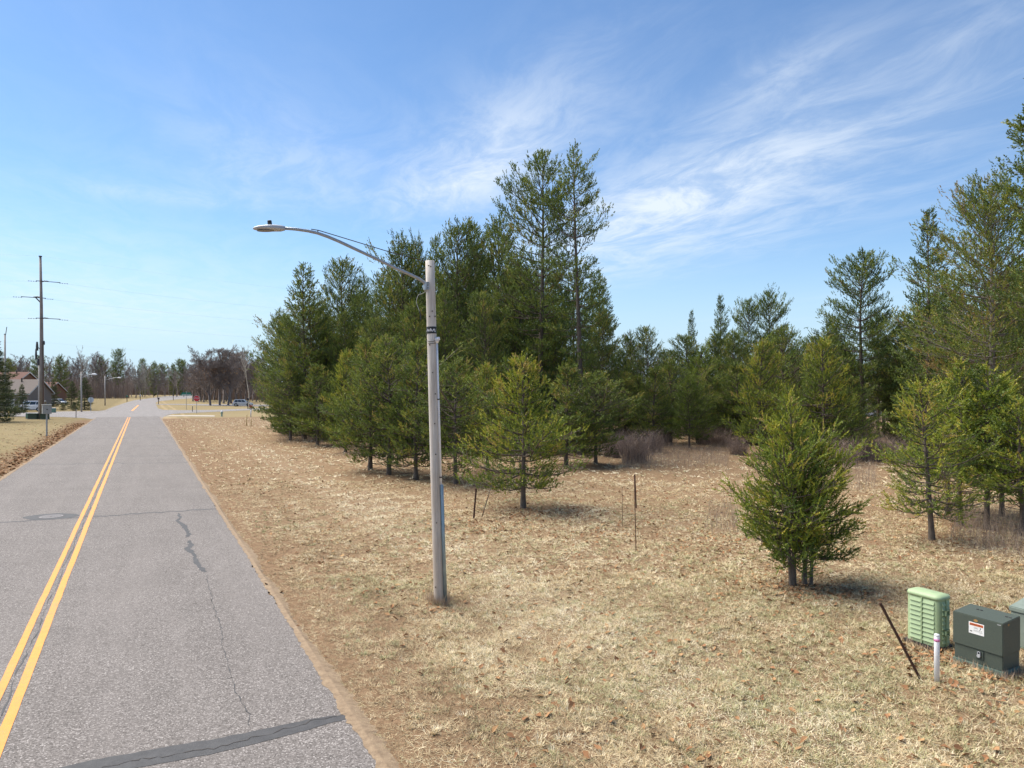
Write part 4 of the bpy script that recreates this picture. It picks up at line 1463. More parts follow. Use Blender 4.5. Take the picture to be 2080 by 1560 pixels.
P = lawn_points(7500, 7.0, 34.0, 1.35)
g = patch_noise(P[:, 0] * 1.0, P[:, 1], 1.3) * 0.6 + patch_noise(P[:, 0] + 4, P[:, 1] + 7, 0.5) * 0.4
v = P[:, 0] * RN.x + P[:, 1] * RN.y
P = P[(r.uniform(0, 1, len(P)) < np.clip(g * 1.3 - 0.12, 0.06, 1)) & ((v > 4.0) | (r.uniform(0, 1, len(P)) < 0.25))]
V1, T1 = leaf_litter(len(P), P, 0.060)
uq = r.uniform(20, 105, 2600)
P2 = np.stack([RD.x * uq + RN.x * (V_L - 0.1 - np.abs(r.normal(0, 1.0, 2600))), RD.y * uq + RN.y * (V_L - 0.1 - np.abs(r.normal(0, 1.0, 2600)))], 1)
V2, T2 = leaf_litter(len(P2), P2, 0.10)
cl = []
for (x, y, s_, n_) in [(1640, 1195, 0.75, 420), (1000, 1075, 1.1, 320), (1100, 1045, 1.0, 240), (1480, 1110, 1.2, 260), (1950, 1345, 0.45, 110), (1890, 1330, 0.35, 70), (2010, 1400, 0.5, 80), (1230, 1085, 1.0, 160), (900, 1240, 0.3, 30)]:
    c_ = W(x, y)
    cl.append(np.stack([c_.x + r.normal(0, s_, n_), c_.y + r.normal(0, s_ * 0.8, n_)], 1))
P3 = np.concatenate(cl)
V3, T3 = leaf_litter(len(P3), P3, 0.056)
# brown needle litter under the nearer pines
nb = []
for (x, y, s_, n_) in [(1612, 1188, 0.65, 900), (1640, 1195, 0.9, 500), (1063, 1034, 0.9, 900), (1893, 1099, 0.8, 700), (1950, 1068, 0.9, 500), (2005, 1075, 0.9, 500), (2060, 1090, 0.9, 400), (752, 957, 1.4, 500), (790, 966, 1.3, 500), (845, 975, 1.4, 500), (925, 985, 1.4, 500), (1150, 948, 1.6, 500), (1210, 945, 1.6, 500), (990, 960, 1.6, 400), (702, 920, 2.0, 400)]:
    c_ = W(x, y)
    nb.append(np.stack([c_.x + r.normal(0, s_, n_), c_.y + r.normal(0, s_, n_), np.full(n_, max(1.0, c_.y / 14.0))], 1))
nb = np.concatenate(nb)
n_ = len(nb)
az = r.uniform(0, 6.283, n_)
C = np.column_stack([nb[:, 0], nb[:, 1], ground_h(nb[:, 0], nb[:, 1]) + r.uniform(0.02, 0.05, n_)])
dd_ = np.stack([np.cos(az), np.sin(az), r.normal(0, 0.15, n_)], 1) * (0.09 * r.uniform(0.5, 1.3, n_))[:, None]
ss_ = np.stack([-np.sin(az), np.cos(az), np.zeros(n_)], 1) * (0.006 * nb[:, 2])[:, None]
V = np.stack([C - ss_, C + ss_, C + dd_], 1).reshape(-1, 3)
kind(tri_obj('needle_litter', V, np.repeat(r.uniform(0.1, 0.55, n_), 3), M_OAKLEAF), 'stuff')
kind(tri_obj('fallen_leaves', np.concatenate([V1, V2, V3]), np.concatenate([T1, T2, T3]), M_OAKLEAF), 'stuff')
# ------------------------------------------------------------------ the near street light on its wooden pole
B = G(892, 1223)
lamp = thing('street_light', 'near street light on a tall weathered wooden pole beside the road', 'street light', (B.x, B.y, B.z))
ORG = Vector((B.x, B.y, B.z))
Yp = B.y


def on_pole(py):
    """pole axis point (local) at a photo row; the pole leans slightly left"""
    z = ZAT(py, Yp)
    px = float(np.interp(py, [530, 700, 985, 1200, 1240], [873.3, 877.4, 885.0, 891.2, 892.4]))
    return AT(px, Yp, z) - ORG


pp = [on_pole(y) for y in (1240, 1223, 1100, 950, 800, 650, 590, 530)]
pr = [0.112, 0.110, 0.107, 0.105, 0.103, 0.101, 0.099, 0.096]
pole = MB().tube(pp, pr, 24).build('pole', M_POLE, lamp, smooth=False)
for f_ in pole.data.polygons:
    f_.use_smooth = len(f_.vertices) == 4
M_BOLT = mat('bolt_heads', (0.05, 0.045, 0.04), (0.09, 0.07, 0.05), 20, 0.8)


def pole_r(py):
    return float(np.interp(py, [530, 590, 650, 800, 950, 1100, 1223], [0.096, 0.099, 0.101, 0.103, 0.105, 0.107, 0.110]))


def face_pt(px, py, out=0.0):
    """point on the camera side of the pole under a photo pixel"""
    c_ = on_pole(py)
    rr_ = pole_r(py) + out
    dx_ = (px - 1040) / F * Yp - ORG.x - c_.x
    dx_ = max(-rr_ * 0.97, min(rr_ * 0.97, dx_))
    return Vector((c_.x + dx_, c_.y - math.sqrt(max(rr_ * rr_ - dx_ * dx_, 0)), c_.z)), Vector((dx_, -math.sqrt(max(rr_ * rr_ - dx_ * dx_, 0)), 0)).normalized()


for (x, y) in [(872, 541), (876, 543), (879, 633), (874, 644), (884, 643), (874, 701), (880, 757), (884, 860), (886, 922), (885, 800), (888, 1060), (886, 1190)]:
    q, nrm = face_pt(x, y)
    MB().tube([q - nrm * 0.01, q + nrm * 0.012], 0.014, 8).build('bolt', M_BOLT, pole)
# number tag: a dark sleeve with pale marks
sleeve = MB().tube([on_pole(678), on_pole(664)], [pole_r(678) + 0.006, pole_r(664) + 0.006], 24, caps=False).build('tag_band', M_BLACK, lamp)
marks = [[(867.5, 674), (869, 669), (871, 674.5)], [(871, 673), (873, 670)], [(874.5, 674), (876, 668)], [(877, 669), (877.6, 673), (880, 673.6), (882, 669)], [(883.5, 668.5), (884.5, 675)]]
for mk in marks:
    pts = [face_pt(x, y, 0.009)[0] for x, y in mk]
    MB().tube(pts, 0.009, 5).build('tag_mark', M_WHITEP, sleeve)
# conduit, its steel guard and the weather head on the right of the pole
def side_pt(px, py):
    a_ = on_pole(py)
    return Vector(((px - 1040) / F * Yp - ORG.x, a_.y - 0.035, a_.z))


con = MB().tube([side_pt(887.6, 697), side_pt(891.2, 820), side_pt(896.2, 985)], 0.024, 10).build('conduit', M_WHITEP, lamp, smooth=True)
for y in (811, 969):
    q = side_pt(np.interp(y, [697, 985], [887.6, 896.2]), y)
    MB().tube([q + Vector((0, 0, -0.012)), q + Vector((0, 0, 0.012))], 0.033, 10).build('strap', M_BOLT, con)
wh = MB()
q = side_pt(887.6, 697)
wh.tube([q, q + Vector((0.0, 0, 0.05)), q + Vector((0.012, -0.02, 0.085)), q + Vector((0.035, -0.03, 0.09)), q + Vector((0.05, -0.03, 0.06))], [0.035, 0.05, 0.055, 0.045, 0.03], 12)
wh.build('weather_head', M_WHITEP, con, smooth=True)
MB().tube([side_pt(897.4, 984), side_pt(901, 1100), side_pt(905.5, 1226)], [0.038, 0.039, 0.040], 10).build('conduit_guard', mat('blue_grey_steel', (0.23, 0.31, 0.34), (0.33, 0.40, 0.43), 8, 0.45, metal=0.5), lamp, smooth=True)
# thin cables
MB().tube([face_pt(867, 692)[0] + Vector((0, 0, 0)), face_pt(872, 694.5, 0.012)[0], face_pt(880, 694.5, 0.012)[0], face_pt(886, 692, 0.012)[0]], 0.006, 5).build('cable', M_BOLT, lamp)
MB().tube([face_pt(867, 696)[0], face_pt(873, 698.5, 0.012)[0], face_pt(881, 698.5, 0.012)[0], face_pt(886, 697, 0.012)[0]], 0.006, 5).build('cable', M_BOLT, lamp)
lp = [AT(x, Yp - 0.05, ZAT(y, Yp)) - ORG for x, y in [(866, 592), (858, 597), (850, 599), (847, 606), (845.5, 614), (848, 622), (852, 632), (854, 640)]]
MB().tube(lp, 0.006, 6).build('cable', M_CABLE, lamp)
MB().tube([lp[-2], lp[-1], lp[-1] + Vector((0.005, 0, -0.10))], 0.014, 6).build('cable_end', M_BLACK, lamp)
# arm over the road
AD = Vector((-0.8864, -0.4629, 0))
ARM0 = on_pole(582) + ORG


def arm_pt(px, py):
    """point of the vertical plane through the pole across the road"""
    k = (px - 1040) / F
    t_ = (k * ARM0.y - ARM0.x) / (AD.x - k * AD.y)
    p_ = ARM0 + AD * t_
    return Vector((p_.x, p_.y, ZAT(py, p_.y))) - ORG


apx = [(866, 580), (861, 573), (850, 566), (832, 557), (800, 543), (765, 526), (725, 507.5), (690, 491), (665, 480.5), (645, 473.5), (625, 469), (600, 465.5), (576, 463.5)]
ap = [arm_pt(*q) for q in apx]
arm = MB().tube(ap, [0.034] * 4 + [0.032] * 5 + [0.030] * 4, 12).build('arm', M_GALV, lamp, smooth=True)
q = arm_pt(866, 580)
brk = MB()
nx = AD
Mb = Matrix.Translation(q) @ Matrix.Rotation(math.atan2(AD.y, AD.x), 4, 'Z')
brk.prism([(-0.11, -0.075), (0.02, -0.085), (0.055, -0.04), (0.055, 0.04), (0.02, 0.085), (-0.11, 0.075)], -0.10, 0.07, Mb)
bk = brk.build('bracket', M_GALV, lamp, bevel=0.012)
for zz_ in (-0.06, 0.0, 0.045):
    c_ = Mb @ Vector((0.0, 0.088, zz_))
    MB().tube([c_, c_ + (Mb.to_3x3() @ Vector((0, 0.015, 0)))], 0.012, 8).build('bolt', M_BOLT, bk)
# support rod
rod = [arm_pt(632, 465.5), arm_pt(647, 467.8), arm_pt(720, 490), arm_pt(800, 514.5), arm_pt(862, 530)]
MB().tube(rod, 0.009, 6).build('support_rod', M_BOLT, lamp)
MB().tube([arm_pt(645, 473.5), arm_pt(646, 467.5)], 0.010, 6).build('rod_clamp', M_BOLT, lamp)
# luminaire: flat cobra head with a photocell
h0, h1 = arm_pt(579, 464.5), arm_pt(514, 463.5)
ax = (h1 - h0)
Lh = ax.length
ax.normalize()
sd = Vector((0, 0, 1)).cross(ax).normalized()
upv = ax.cross(sd)
hd = MB()
st = [(0.0, 0.045, 0.045, -0.03), (0.12, 0.075, 0.062, -0.045), (0.35, 0.125, 0.070, -0.040), (0.60, 0.150, 0.062, -0.032), (0.82, 0.130, 0.045, -0.026), (0.95, 0.085, 0.026, -0.018), (1.0, 0.03, 0.008, -0.010)]
vs_, fs_ = [], []
for i, (s_, wd, tp_, bt) in enumerate(st):
    c_ = h0 + ax * (s_ * Lh)
    ring = [(-1, 0.0), (-0.86, 0.62), (-0.45, 0.95), (0, 1.0), (0.45, 0.95), (0.86, 0.62), (1, 0.0), (0.85, -1), (-0.85, -1)]
    for a_, b_ in ring:
        vs_.append(c_ + sd * (a_ * wd) + upv * (b_ * (tp_ if b_ > 0 else -bt)))
    if i:
        for k in range(9):
            k2 = (k + 1) % 9
            fs_.append(((i - 1) * 9 + k, (i - 1) * 9 + k2, i * 9 + k2, i * 9 + k))
fs_ += [tuple(range(8, -1, -1)), tuple(6 * 9 + k for k in range(9))]
hd.add(vs_, fs_)
head = hd.build('lamp_head', M_ALU, lamp, smooth=True)
ln_ = MB()
cpts = []
for a_ in range(16):
    an = 2 * math.pi * a_ / 16
    cpts.append(h0 + ax * (Lh * (0.62 + 0.27 * math.cos(an))) + sd * (0.105 * math.sin(an)) - upv * 0.036)
ln_.add(cpts + [c_ - upv * 0.014 for c_ in cpts], [tuple(range(16)), tuple(range(31, 15, -1))] + [(i, (i + 1) % 16, 16 + (i + 1) % 16, 16 + i) for i in range(16)])
ln_.build('lens', mat('dark_lens', (0.10, 0.10, 0.11), (0.14, 0.14, 0.14), 9, 0.25), head)
c_ = h0 + ax * (Lh * 0.47) + upv * 0.062
pc = MB().tube([c_, c_ + upv * 0.02], 0.030, 12).build('photocell_base', M_ALU, head)
MB().tube([c_ + upv * 0.02, c_ + upv * 0.085, c_ + upv * 0.092], [0.042, 0.040, 0.03], 14).build('photocell', M_BLACK, head)
# tufts at the pole foot
V, T = tuft_ring(B.x, B.y, 0.14, 520, 0.22)
kind(tri_obj('pole_foot_grass', V, T, M_BRUSH), 'stuff')

# ------------------------------------------------------------------ utility cabinets at the lower right
def local_frame(px, py, rz):
    g_ = G(px, py)
    return g_


CAB_RZ = math.atan2(-0.88, 0.474)
# dark switch cabinet: x along its front (towards the camera), y away from the front
M_CAB = mat('dark_green_paint', (0.074, 0.090, 0.072), (0.058, 0.072, 0.057), 60, 0.55, bump=0.15, bscale=220)
M_PLINTH = mat('grey_green_plinth', (0.13, 0.185, 0.155), (0.10, 0.145, 0.12), 10, 0.7)
p0 = G(1937, 1344)
p1 = G(2037, 1378)
cabL = (p1 - p0).to_2d().length
CAB_RZ = math.atan2((p1 - p0).y, (p1 - p0).x)
cz = min(p0.z, p1.z) - 0.02
cab = thing('utility_cabinet', 'dark green metal utility cabinet with a white warning sticker', 'utility cabinet', (p0.x, p0.y, cz), CAB_RZ)
D_ = 0.50
MB().box(-0.01, cabL + 0.01, -0.01, D_ + 0.01, -0.05, 0.115).build('plinth', M_PLINTH, cab, bevel=0.006)
MB().box(0.006, cabL - 0.006, 0.012, D_, 0.115, 0.36).build('lower_body', M_CAB, cab, bevel=0.008)
door = MB()
door.add([(-0.008, -0.012, 0.352), (cabL + 0.008, -0.012, 0.352), (cabL + 0.008, D_ + 0.004, 0.362), (-0.008, D_ + 0.004, 0.362),
          (-0.008, -0.012, 0.862), (cabL + 0.008, -0.012, 0.862), (cabL + 0.008, D_ + 0.004, 0.905), (-0.008, D_ + 0.004, 0.905)],
         [(0, 3, 2, 1), (4, 5, 6, 7), (0, 1, 5, 4), (1, 2, 6, 5), (2, 3, 7, 6), (3, 0, 4, 7)])
door = door.build('hood', M_CAB, cab, bevel=0.009)
M_STICK = mat('white_sticker', (0.78, 0.77, 0.75), (0.72, 0.71, 0.69), 10, 0.5)
M_ORANGE = mat('orange_print', (0.72, 0.16, 0.04), (0.66, 0.14, 0.04), 10, 0.5)
M_PRINT = mat('black_print', (0.03, 0.03, 0.03), (0.05, 0.05, 0.05), 10, 0.6)
M_PRINTG = mat('grey_print', (0.36, 0.36, 0.35), (0.45, 0.44, 0.42), 10, 0.6)
sx0, sx1, sz0, sz1 = 0.245 * cabL / 0.74, 0.475 * cabL / 0.74, 0.585, 0.765
yf = -0.0135
stk = MB().box(sx0, sx1, yf - 0.0015, yf + 0.001, sz0, sz1).build('warning_sticker', M_STICK, door)
MB().box(sx0 + 0.014, sx1 - 0.014, yf - 0.003, yf - 0.0016, sz1 - 0.052, sz1 - 0.014).build('orange_band', M_ORANGE, stk)


def text_mesh(name, s, size, material, parent, M, extr=0.0006, align='CENTER'):
    cu = bpy.data.curves.new(name, 'FONT')
    cu.body = s
    cu.size = size
    cu.extrude = extr
    cu.align_x = align
    cu.align_y = 'CENTER'
    o = bpy.data.objects.new(name, cu)
    COL.objects.link(o)
    dg = bpy.context.evaluated_depsgraph_get()
    me_ = bpy.data.meshes.new_from_object(o.evaluated_get(dg))
    bpy.data.objects.remove(o, do_unlink=True)
    me_.materials.clear()
    me_.materials.append(material)
    me_.transform(M)
    return new_obj(name, me_, parent)


FRONT = Matrix.Rotation(math.pi / 2, 4, 'X')     # text facing local -y
text_mesh('lettering', 'WARNING', 0.034, M_PRINT, stk, Matrix.Translation(((sx0 + sx1) / 2 + 0.012, yf - 0.0038, sz1 - 0.033)) @ FRONT)
tri = MB()
tri.add([(sx0 + 0.020, yf - 0.0036, sz1 - 0.048), (sx0 + 0.046, yf - 0.0036, sz1 - 0.048), (sx0 + 0.033, yf - 0.0036, sz1 - 0.020)], [(0, 1, 2)])
tri.build('warning_triangle', M_PRINT, stk)
pr_ = MB()
rr = random.Random(3)
for (a_, b_, z_, hh) in [(0.075, 0.14, 0.088, 0.010), (0.09, 0.13, 0.104, 0.007), (0.07, 0.16, 0.064, 0.004), (0.07, 0.16, 0.054, 0.004), (0.07, 0.15, 0.044, 0.004), (0.16, 0.205, 0.045, 0.004), (0.16, 0.205, 0.036, 0.004)]:
    pr_.box(sx0 + a_, sx0 + b_, yf - 0.0026, yf - 0.0014, sz0 + z_, sz0 + z_ + hh)
pr_.build('small_print', M_PRINTG, stk)
for (a_, b_, z_, hh) in [(0.018, 0.032, 0.028, 0.016), (0.037, 0.050, 0.026, 0.020), (0.168, 0.180, 0.092, 0.022), (0.160, 0.172, 0.066, 0.014), (0.180, 0.200, 0.062, 0.006)]:
    MB().box(sx0 + a_, sx0 + b_, yf - 0.0026, yf - 0.0014, sz0 + z_, sz0 + z_ + hh).build('pictogram', M_PRINT, stk)
MB().prism([(x * 1.6, y) for x, y in cir(0.020, 14)], 0, 0.0025, Matrix.Translation(((sx0 + sx1) / 2 - 0.01, -0.0125, 0.80)) @ FRONT).build('orange_number', mat('faded_orange', (0.42, 0.22, 0.06), (0.30, 0.17, 0.06), 60, 0.7), door)
SIDE = Matrix.Rotation(math.pi / 2, 4, 'Z') @ FRONT
MB().prism([(x * 1.5, y) for x, y in cir(0.017, 14)], 0, 0.0025, Matrix.Translation((cabL + 0.0085, 0.15, 0.82)) @ SIDE).build('orange_number', MATS['faded_orange'], door)
MB().box(cabL * 0.90, cabL * 0.97, -0.0150, -0.0118, 0.825, 0.834).build('paint_chip', M_ALU, door)
for a_ in (0.28, 0.86):
    for k in (0, 1):
        x_ = cabL * a_ + k * 0.055
        MB().tube([(x_ - 0.014, D_ * 0.62, 0.893), (x_ + 0.018, D_ * 0.62, 0.893)], 0.011, 8).build('hinge', M_BLACK, door)
lk = MB().box(cabL * 0.455, cabL * 0.62, -0.004, 0.014, 0.205, 0.335).build('latch_plate', M_CAB, cab, bevel=0.004)
MB().box(cabL * 0.50, cabL * 0.58, -0.012, -0.004, 0.235, 0.325).build('latch_recess', M_BLACK, lk, bevel=0.003)
MB().tube([(cabL * 0.54, -0.013, 0.26), (cabL * 0.54, -0.035, 0.26)], 0.026, 14).build('padlock', M_ALU, lk)
MB().tube([(cabL * 0.515, -0.022, 0.268), (cabL * 0.515, -0.022, 0.315), (cabL * 0.54, -0.022, 0.325), (cabL * 0.565, -0.022, 0.315), (cabL * 0.565, -0.022, 0.268)], 0.006, 6).build('shackle', M_ALU, lk)

# pale green pedestal with louvres
q0, q1 = G(1840, 1302), G(1902, 1323)
PED_RZ = math.atan2((q1 - q0).y, (q1 - q0).x)
pl_ = (q1 - q0).to_2d().length + 0.05
pz = min(q0.z, q1.z) - 0.01
ped = thing('cable_pedestal', 'pale green louvred telephone pedestal with rounded top', 'utility pedestal', (q0.x, q0.y, pz), PED_RZ)
M_PED = mat('pale_green_plastic', (0.36, 0.46, 0.26), (0.31, 0.40, 0.225), 6, 0.55, bump=0.1, bscale=90)
PD = 0.36


def rrect(x0, x1, y0, y1, rad, n=6):
    out = []
    for cx, cy, a0 in ((x1 - rad, y1 - rad, 0), (x0 + rad, y1 - rad, 90), (x0 + rad, y0 + rad, 180), (x1 - rad, y0 + rad, 270)):
        for k in range(n + 1):
            a_ = R(a0 + 90 * k / n)
            out.append((cx + rad * math.cos(a_), cy + rad * math.sin(a_)))
    return out


MB().prism(rrect(-0.035, pl_ + 0.035, -0.03, PD + 0.03, 0.05), -0.04, 0.075).build('base', M_BLACK, ped, bevel=0.01)
bd = MB().prism(rrect(0, pl_, 0, PD, 0.085), 0.065, 0.885).build('housing', M_PED, ped)
lidm = MB()
ra, rb2, rc = rrect(-0.012, pl_ + 0.012, -0.012, PD + 0.012, 0.10), rrect(0.0, pl_, 0.0, PD, 0.09), rrect(0.09, pl_ - 0.09, 0.09, PD - 0.09, 0.06)
n = len(ra)
vs_ = [(x, y, 0.87) for x, y in ra] + [(x, y, 0.905) for x, y in ra] + [(x, y, 0.935) for x, y in rb2] + [(x, y, 0.955) for x, y in rc]
fs_ = [tuple(range(n - 1, -1, -1)), tuple(range(3 * n, 4 * n))]
for k in range(3):
    fs_ += [(k * n + i, k * n + (i + 1) % n, (k + 1) * n + (i + 1) % n, (k + 1) * n + i) for i in range(n)]
lidm.add(vs_, fs_)
lidm.build('cap', M_PED, ped, smooth=True)


def louvre_mesh(wd):
    b_ = MB()
    b_.add([(0, 0.002, 0.0), (wd, 0.002, 0.0), (wd, 0.002, 0.074), (0, 0.002, 0.074), (0, -0.022, 0.006), (wd, -0.022, 0.006)],
           [(0, 1, 5, 4), (4, 5, 2, 3), (0, 4, 3), (1, 2, 5), (0, 3, 2, 1)])
    me_ = b_.mesh('louver')
    me_.materials.append(M_PED)
    return me_


lw = (pl_ - 0.17 - 0.03) / 2
lm1, lm2 = louvre_mesh(lw), louvre_mesh((PD - 0.17 - 0.03) / 2)
for c_ in range(2):
    for k in range(9):
        o = new_obj('louver', lm1, ped)
        o.location = (0.078 + c_ * (lw + 0.036), 0.0, 0.13 + k * 0.081)
for c_ in range(2):
    for k in range(9):
        o = new_obj('louver', lm2, ped)
        o.location = (pl_, 0.078 + c_ * ((PD - 0.2) / 2 + 0.036), 0.13 + k * 0.081)
        o.rotation_euler = (0, 0, R(90))
MB().box(0.078 + lw + 0.006, 0.078 + lw + 0.030, -0.026, 0.01, 0.075, 0.868).build('center_rib', M_PED, ped, bevel=0.004)
MB().box(pl_ - 0.01, pl_ + 0.026, PD / 2 - 0.012, PD / 2 + 0.012, 0.075, 0.868).build('center_rib', M_PED, ped, bevel=0.004)
for z_ in (0.60, 0.26):
    hb = MB()
    y0_, y1_ = PD / 2 - 0.055, PD / 2 + 0.055
    for (ya, yb_, za, zb) in [(y0_, y1_, z_, z_ + 0.02), (y0_, y1_, z_ + 0.09, z_ + 0.11), (y0_, y0_ + 0.018, z_, z_ + 0.11), (y1_ - 0.018, y1_, z_, z_ + 0.11)]:
        hb.box(pl_ + 0.012, pl_ + 0.045, ya, yb_, za, zb)
    hb.build('hasp', M_PED, ped)

# third cabinet, pale grey-green, cut by the frame edge
M_CAB3 = mat('weathered_green_paint', (0.235, 0.275, 0.235), (0.185, 0.22, 0.185), 5, 0.5)
c3 = AT(2052, 12.35)
cab3 = thing('utility_cabinet', 'weathered grey-green cabinet half out of view at the right edge', 'utility cabinet', (c3.x, c3.y, gz(c3.x, c3.y) - 0.02), CAB_RZ)
MB().box(0.0, 0.78, 0.0, 0.62, 0.0, 0.62).build('body', M_CAB3, cab3, bevel=0.02)
lidm = MB()
lidm.add([(-0.02, -0.02, 0.615), (0.80, -0.02, 0.615), (0.80, 0.64, 0.615), (-0.02, 0.64, 0.615), (-0.02, -0.02, 0.70), (0.80, -0.02, 0.70), (0.80, 0.64, 0.80), (-0.02, 0.64, 0.80)],
         [(0, 3, 2, 1), (4, 5, 6, 7), (0, 1, 5, 4), (1, 2, 6, 5), (2, 3, 7, 6), (3, 0, 4, 7)])
lidm.build('lid', M_CAB3, cab3, bevel=0.015)
MB().box(-0.03, 0.81, -0.03, 0.65, -0.05, 0.05).build('plinth', M_PLINTH, cab3, bevel=0.01)
for (cx, cy, s_) in ((p0.x, p0.y, 0), ):
    pass
tv, tt = [], []
for (a_, b_) in ((p0, p1), (p1, AT(2073, 11.2)), (q0, q1)):
    for k in np.linspace(0, 1, 9):
        c_ = Vector(a_).lerp(Vector(b_), k)
        V, T = tuft_ring(c_.x, c_.y - 0.03, 0.02, 26, 0.14)
        tv.append(V)
        tt.append(T)
kind(tri_obj('cabinet_foot_grass', np.concatenate(tv), np.concatenate(tt), M_BRUSH), 'stuff')

# white marker post with pink tape
g_ = G(1903, 1384)
mk = thing('marker_post', 'short white plastic marker post with pink tape near the dark cabinet', 'marker post', (g_.x, g_.y, g_.z))
MB().tube([(0, 0, -0.05), (0, 0, 0.69), (0.0, 0, 0.70)], [0.038, 0.038, 0.030], 16).build('post', M_WHITEP, mk, smooth=True)
MB().tube([(0, 0, 0.605), (0, 0, 0.645)], 0.0405, 16).build('pink_tape', mat('pink_tape', (0.72, 0.22, 0.42), (0.6, 0.2, 0.4), 10, 0.5), mk, smooth=True)
MB().tube([(0, 0, 0.69), (0, 0, 0.712)], [0.040, 0.034], 16).build('cap', M_WHITEP, mk, smooth=True)


def stake(label, base_px, top_px, rad, material=M_RUST, angle_iron=True, dy=0.0, name='fence_stake'):
    g_ = G(*base_px)
    top = AT(top_px[0], g_.y + dy, ZAT(top_px[1], g_.y + dy))
    o = thing(name, label, 'stake', (g_.x, g_.y, g_.z))
    d = top - g_
    n = 6
    if angle_iron:
        ax_ = d.normalized()
        s1 = ax_.cross(Vector((0.3, -1, 0.2))).normalized()
        s2 = ax_.cross(s1)
        b_ = MB()
        for u_, w__ in ((s1, s2), (s2, s1)):
            vs__ = []
            for base_ in (-ax_ * 0.1, d):
                for k, j in ((0, 0), (1, 0), (1, 0.18), (0, 0.18)):
                    vs__.append(base_ + u_ * (k * rad * 2) + w__ * (j * rad * 2))
            b_.add(vs__, [(0, 1, 2, 3), (7, 6, 5, 4), (0, 4, 5, 1), (1, 5, 6, 2), (2, 6, 7, 3), (3, 7, 4, 0)])
        b_.build('shaft', material, o)
    else:
        mid_ = d * 0.5 + Vector((rng.normal(0, 0.015), 0, 0))
        MB().tube([-d.normalized() * 0.1, mid_, d], [rad * 1.1, rad, rad * 0.7], 7).build('shaft', material, o, smooth=True)
    MB().tube([d - d.normalized() * 0.02, d + d.normalized() * 0.012], rad * 1.15, 8).build('tip', material, o)
    return o


stake('rusty iron stake leaning left beside the green pedestal', (1869, 1380), (1788, 1226), 0.015)
stake('dark upright iron stake before the lone bright young pine', (961, 1053), (966, 993), 0.026)
stake('thin leaning stick right of the dark iron stake', (979, 1050), (999, 985), 0.016, M_BARK, False)
s_ = stake('tall thin iron rod standing alone in the grass', (1292, 1119), (1288, 966), 0.011, M_RUST, False, name='survey_rod')
MB().tube([(0.0, -0.02, 1.18), (-0.04, -0.02, 2.1)], 0.02, 6).build('upper_sleeve', M_RUST, s_)
stake('faint thin rod left of the tall iron rod', (1264, 1070), (1264, 990), 0.007, M_RUST, False, name='survey_rod')
M_YSTAKE = mat('weathered_lath', (0.50, 0.36, 0.14), (0.38, 0.27, 0.11), 10, 0.8)
stake('yellowish wooden lath left of its shorter twin by the stand corner', (501, 865), (501.5, 843), 0.05, M_YSTAKE, False, name='survey_lath')
stake('shorter yellowish wooden lath by the stand corner', (510, 866), (511, 852), 0.045, M_YSTAKE, False, name='survey_lath')
g_ = G(509.5, 847)
o = thing('marker_post', 'white marker post by the cross street left of the pine stand', 'marker post', (g_.x, g_.y, 0))
MB().tube([(0, 0, -0.05), (0, 0, 1.25)], 0.085, 10).build('post', M_WHITEP, o, smooth=True)
MB().tube([(0, 0, 1.25), (0, 0, 1.30)], [0.09, 0.05], 10).build('cap', M_WHITEP, o, smooth=True)
# ------------------------------------------------------------------ the tall power pole on the left and its wires
g_ = W(84, 851)
pw = thing('power_pole', 'tall brown wooden power pole with wires standing left of the road', 'power pole', (g_.x, g_.y, -0.03))
PO = Vector((g_.x, g_.y, 0))
Yq = g_.y
top_z = ZAT(521, Yq)
lean_ = AT(83, Yq).x - AT(85, Yq).x
MB().tube([(0.08, 0, -0.2), (0.05, 0, top_z * 0.3), (0.0, 0, top_z * 0.7), (lean_, 0, top_z)], [0.31, 0.28, 0.20, 0.15], 14).build('pole', M_POLE2, pw, smooth=True)
MB().tube([(lean_, 0, top_z), (lean_, 0, top_z + 0.12)], 0.22, 12).build('pole_cap', M_BOLT, pw)
M_INS = mat('dark_insulator', (0.05, 0.045, 0.05), (0.09, 0.08, 0.08), 8, 0.4)
WD = Vector((0.80, 0.60, 0)).normalized()
rows = [(571, 1, 0.45), (603, -1, 0.60), (646, 1, 0.45)]
wires = []
for (yy, sgn, ln) in rows:
    z = ZAT(yy, Yq)
    side = RN * 0 + Vector((sgn, 0, 0))
    MB().tube([(0, 0, z - 0.05), side * 0.55 + Vector((0, 0, z + 0.05)), side * (0.55 + ln) + Vector((0, 0, z + 0.02))], [0.10, 0.08, 0.05], 8).build('insulator_arm', M_INS, pw)
    if sgn < 0:
        MB().tube([(0, 0, z - 0.9), side * 0.9 + Vector((0, 0, z))], [0.10, 0.08], 8).build('brace', M_INS, pw)
    end = side * (0.55 + ln) + Vector((0, 0, z - 0.05))
    wires.append(PO + end)
    MB().tube([end - WD * 1.5, end, end + WD * 1.5], 0.05, 6).build('armor_rod', M_INS, pw)
    for s2 in (-1, 1):
        for k in (1.6, 2.2):
            dmp = end + WD * (s2 * k) + Vector((0, 0, -0.10))
            MB().tube([dmp - WD * 0.22, dmp - WD * 0.10, dmp + WD * 0.10, dmp + WD * 0.22], [0.07, 0.02, 0.02, 0.07], 6).build('vibration_damper', M_INS, pw)
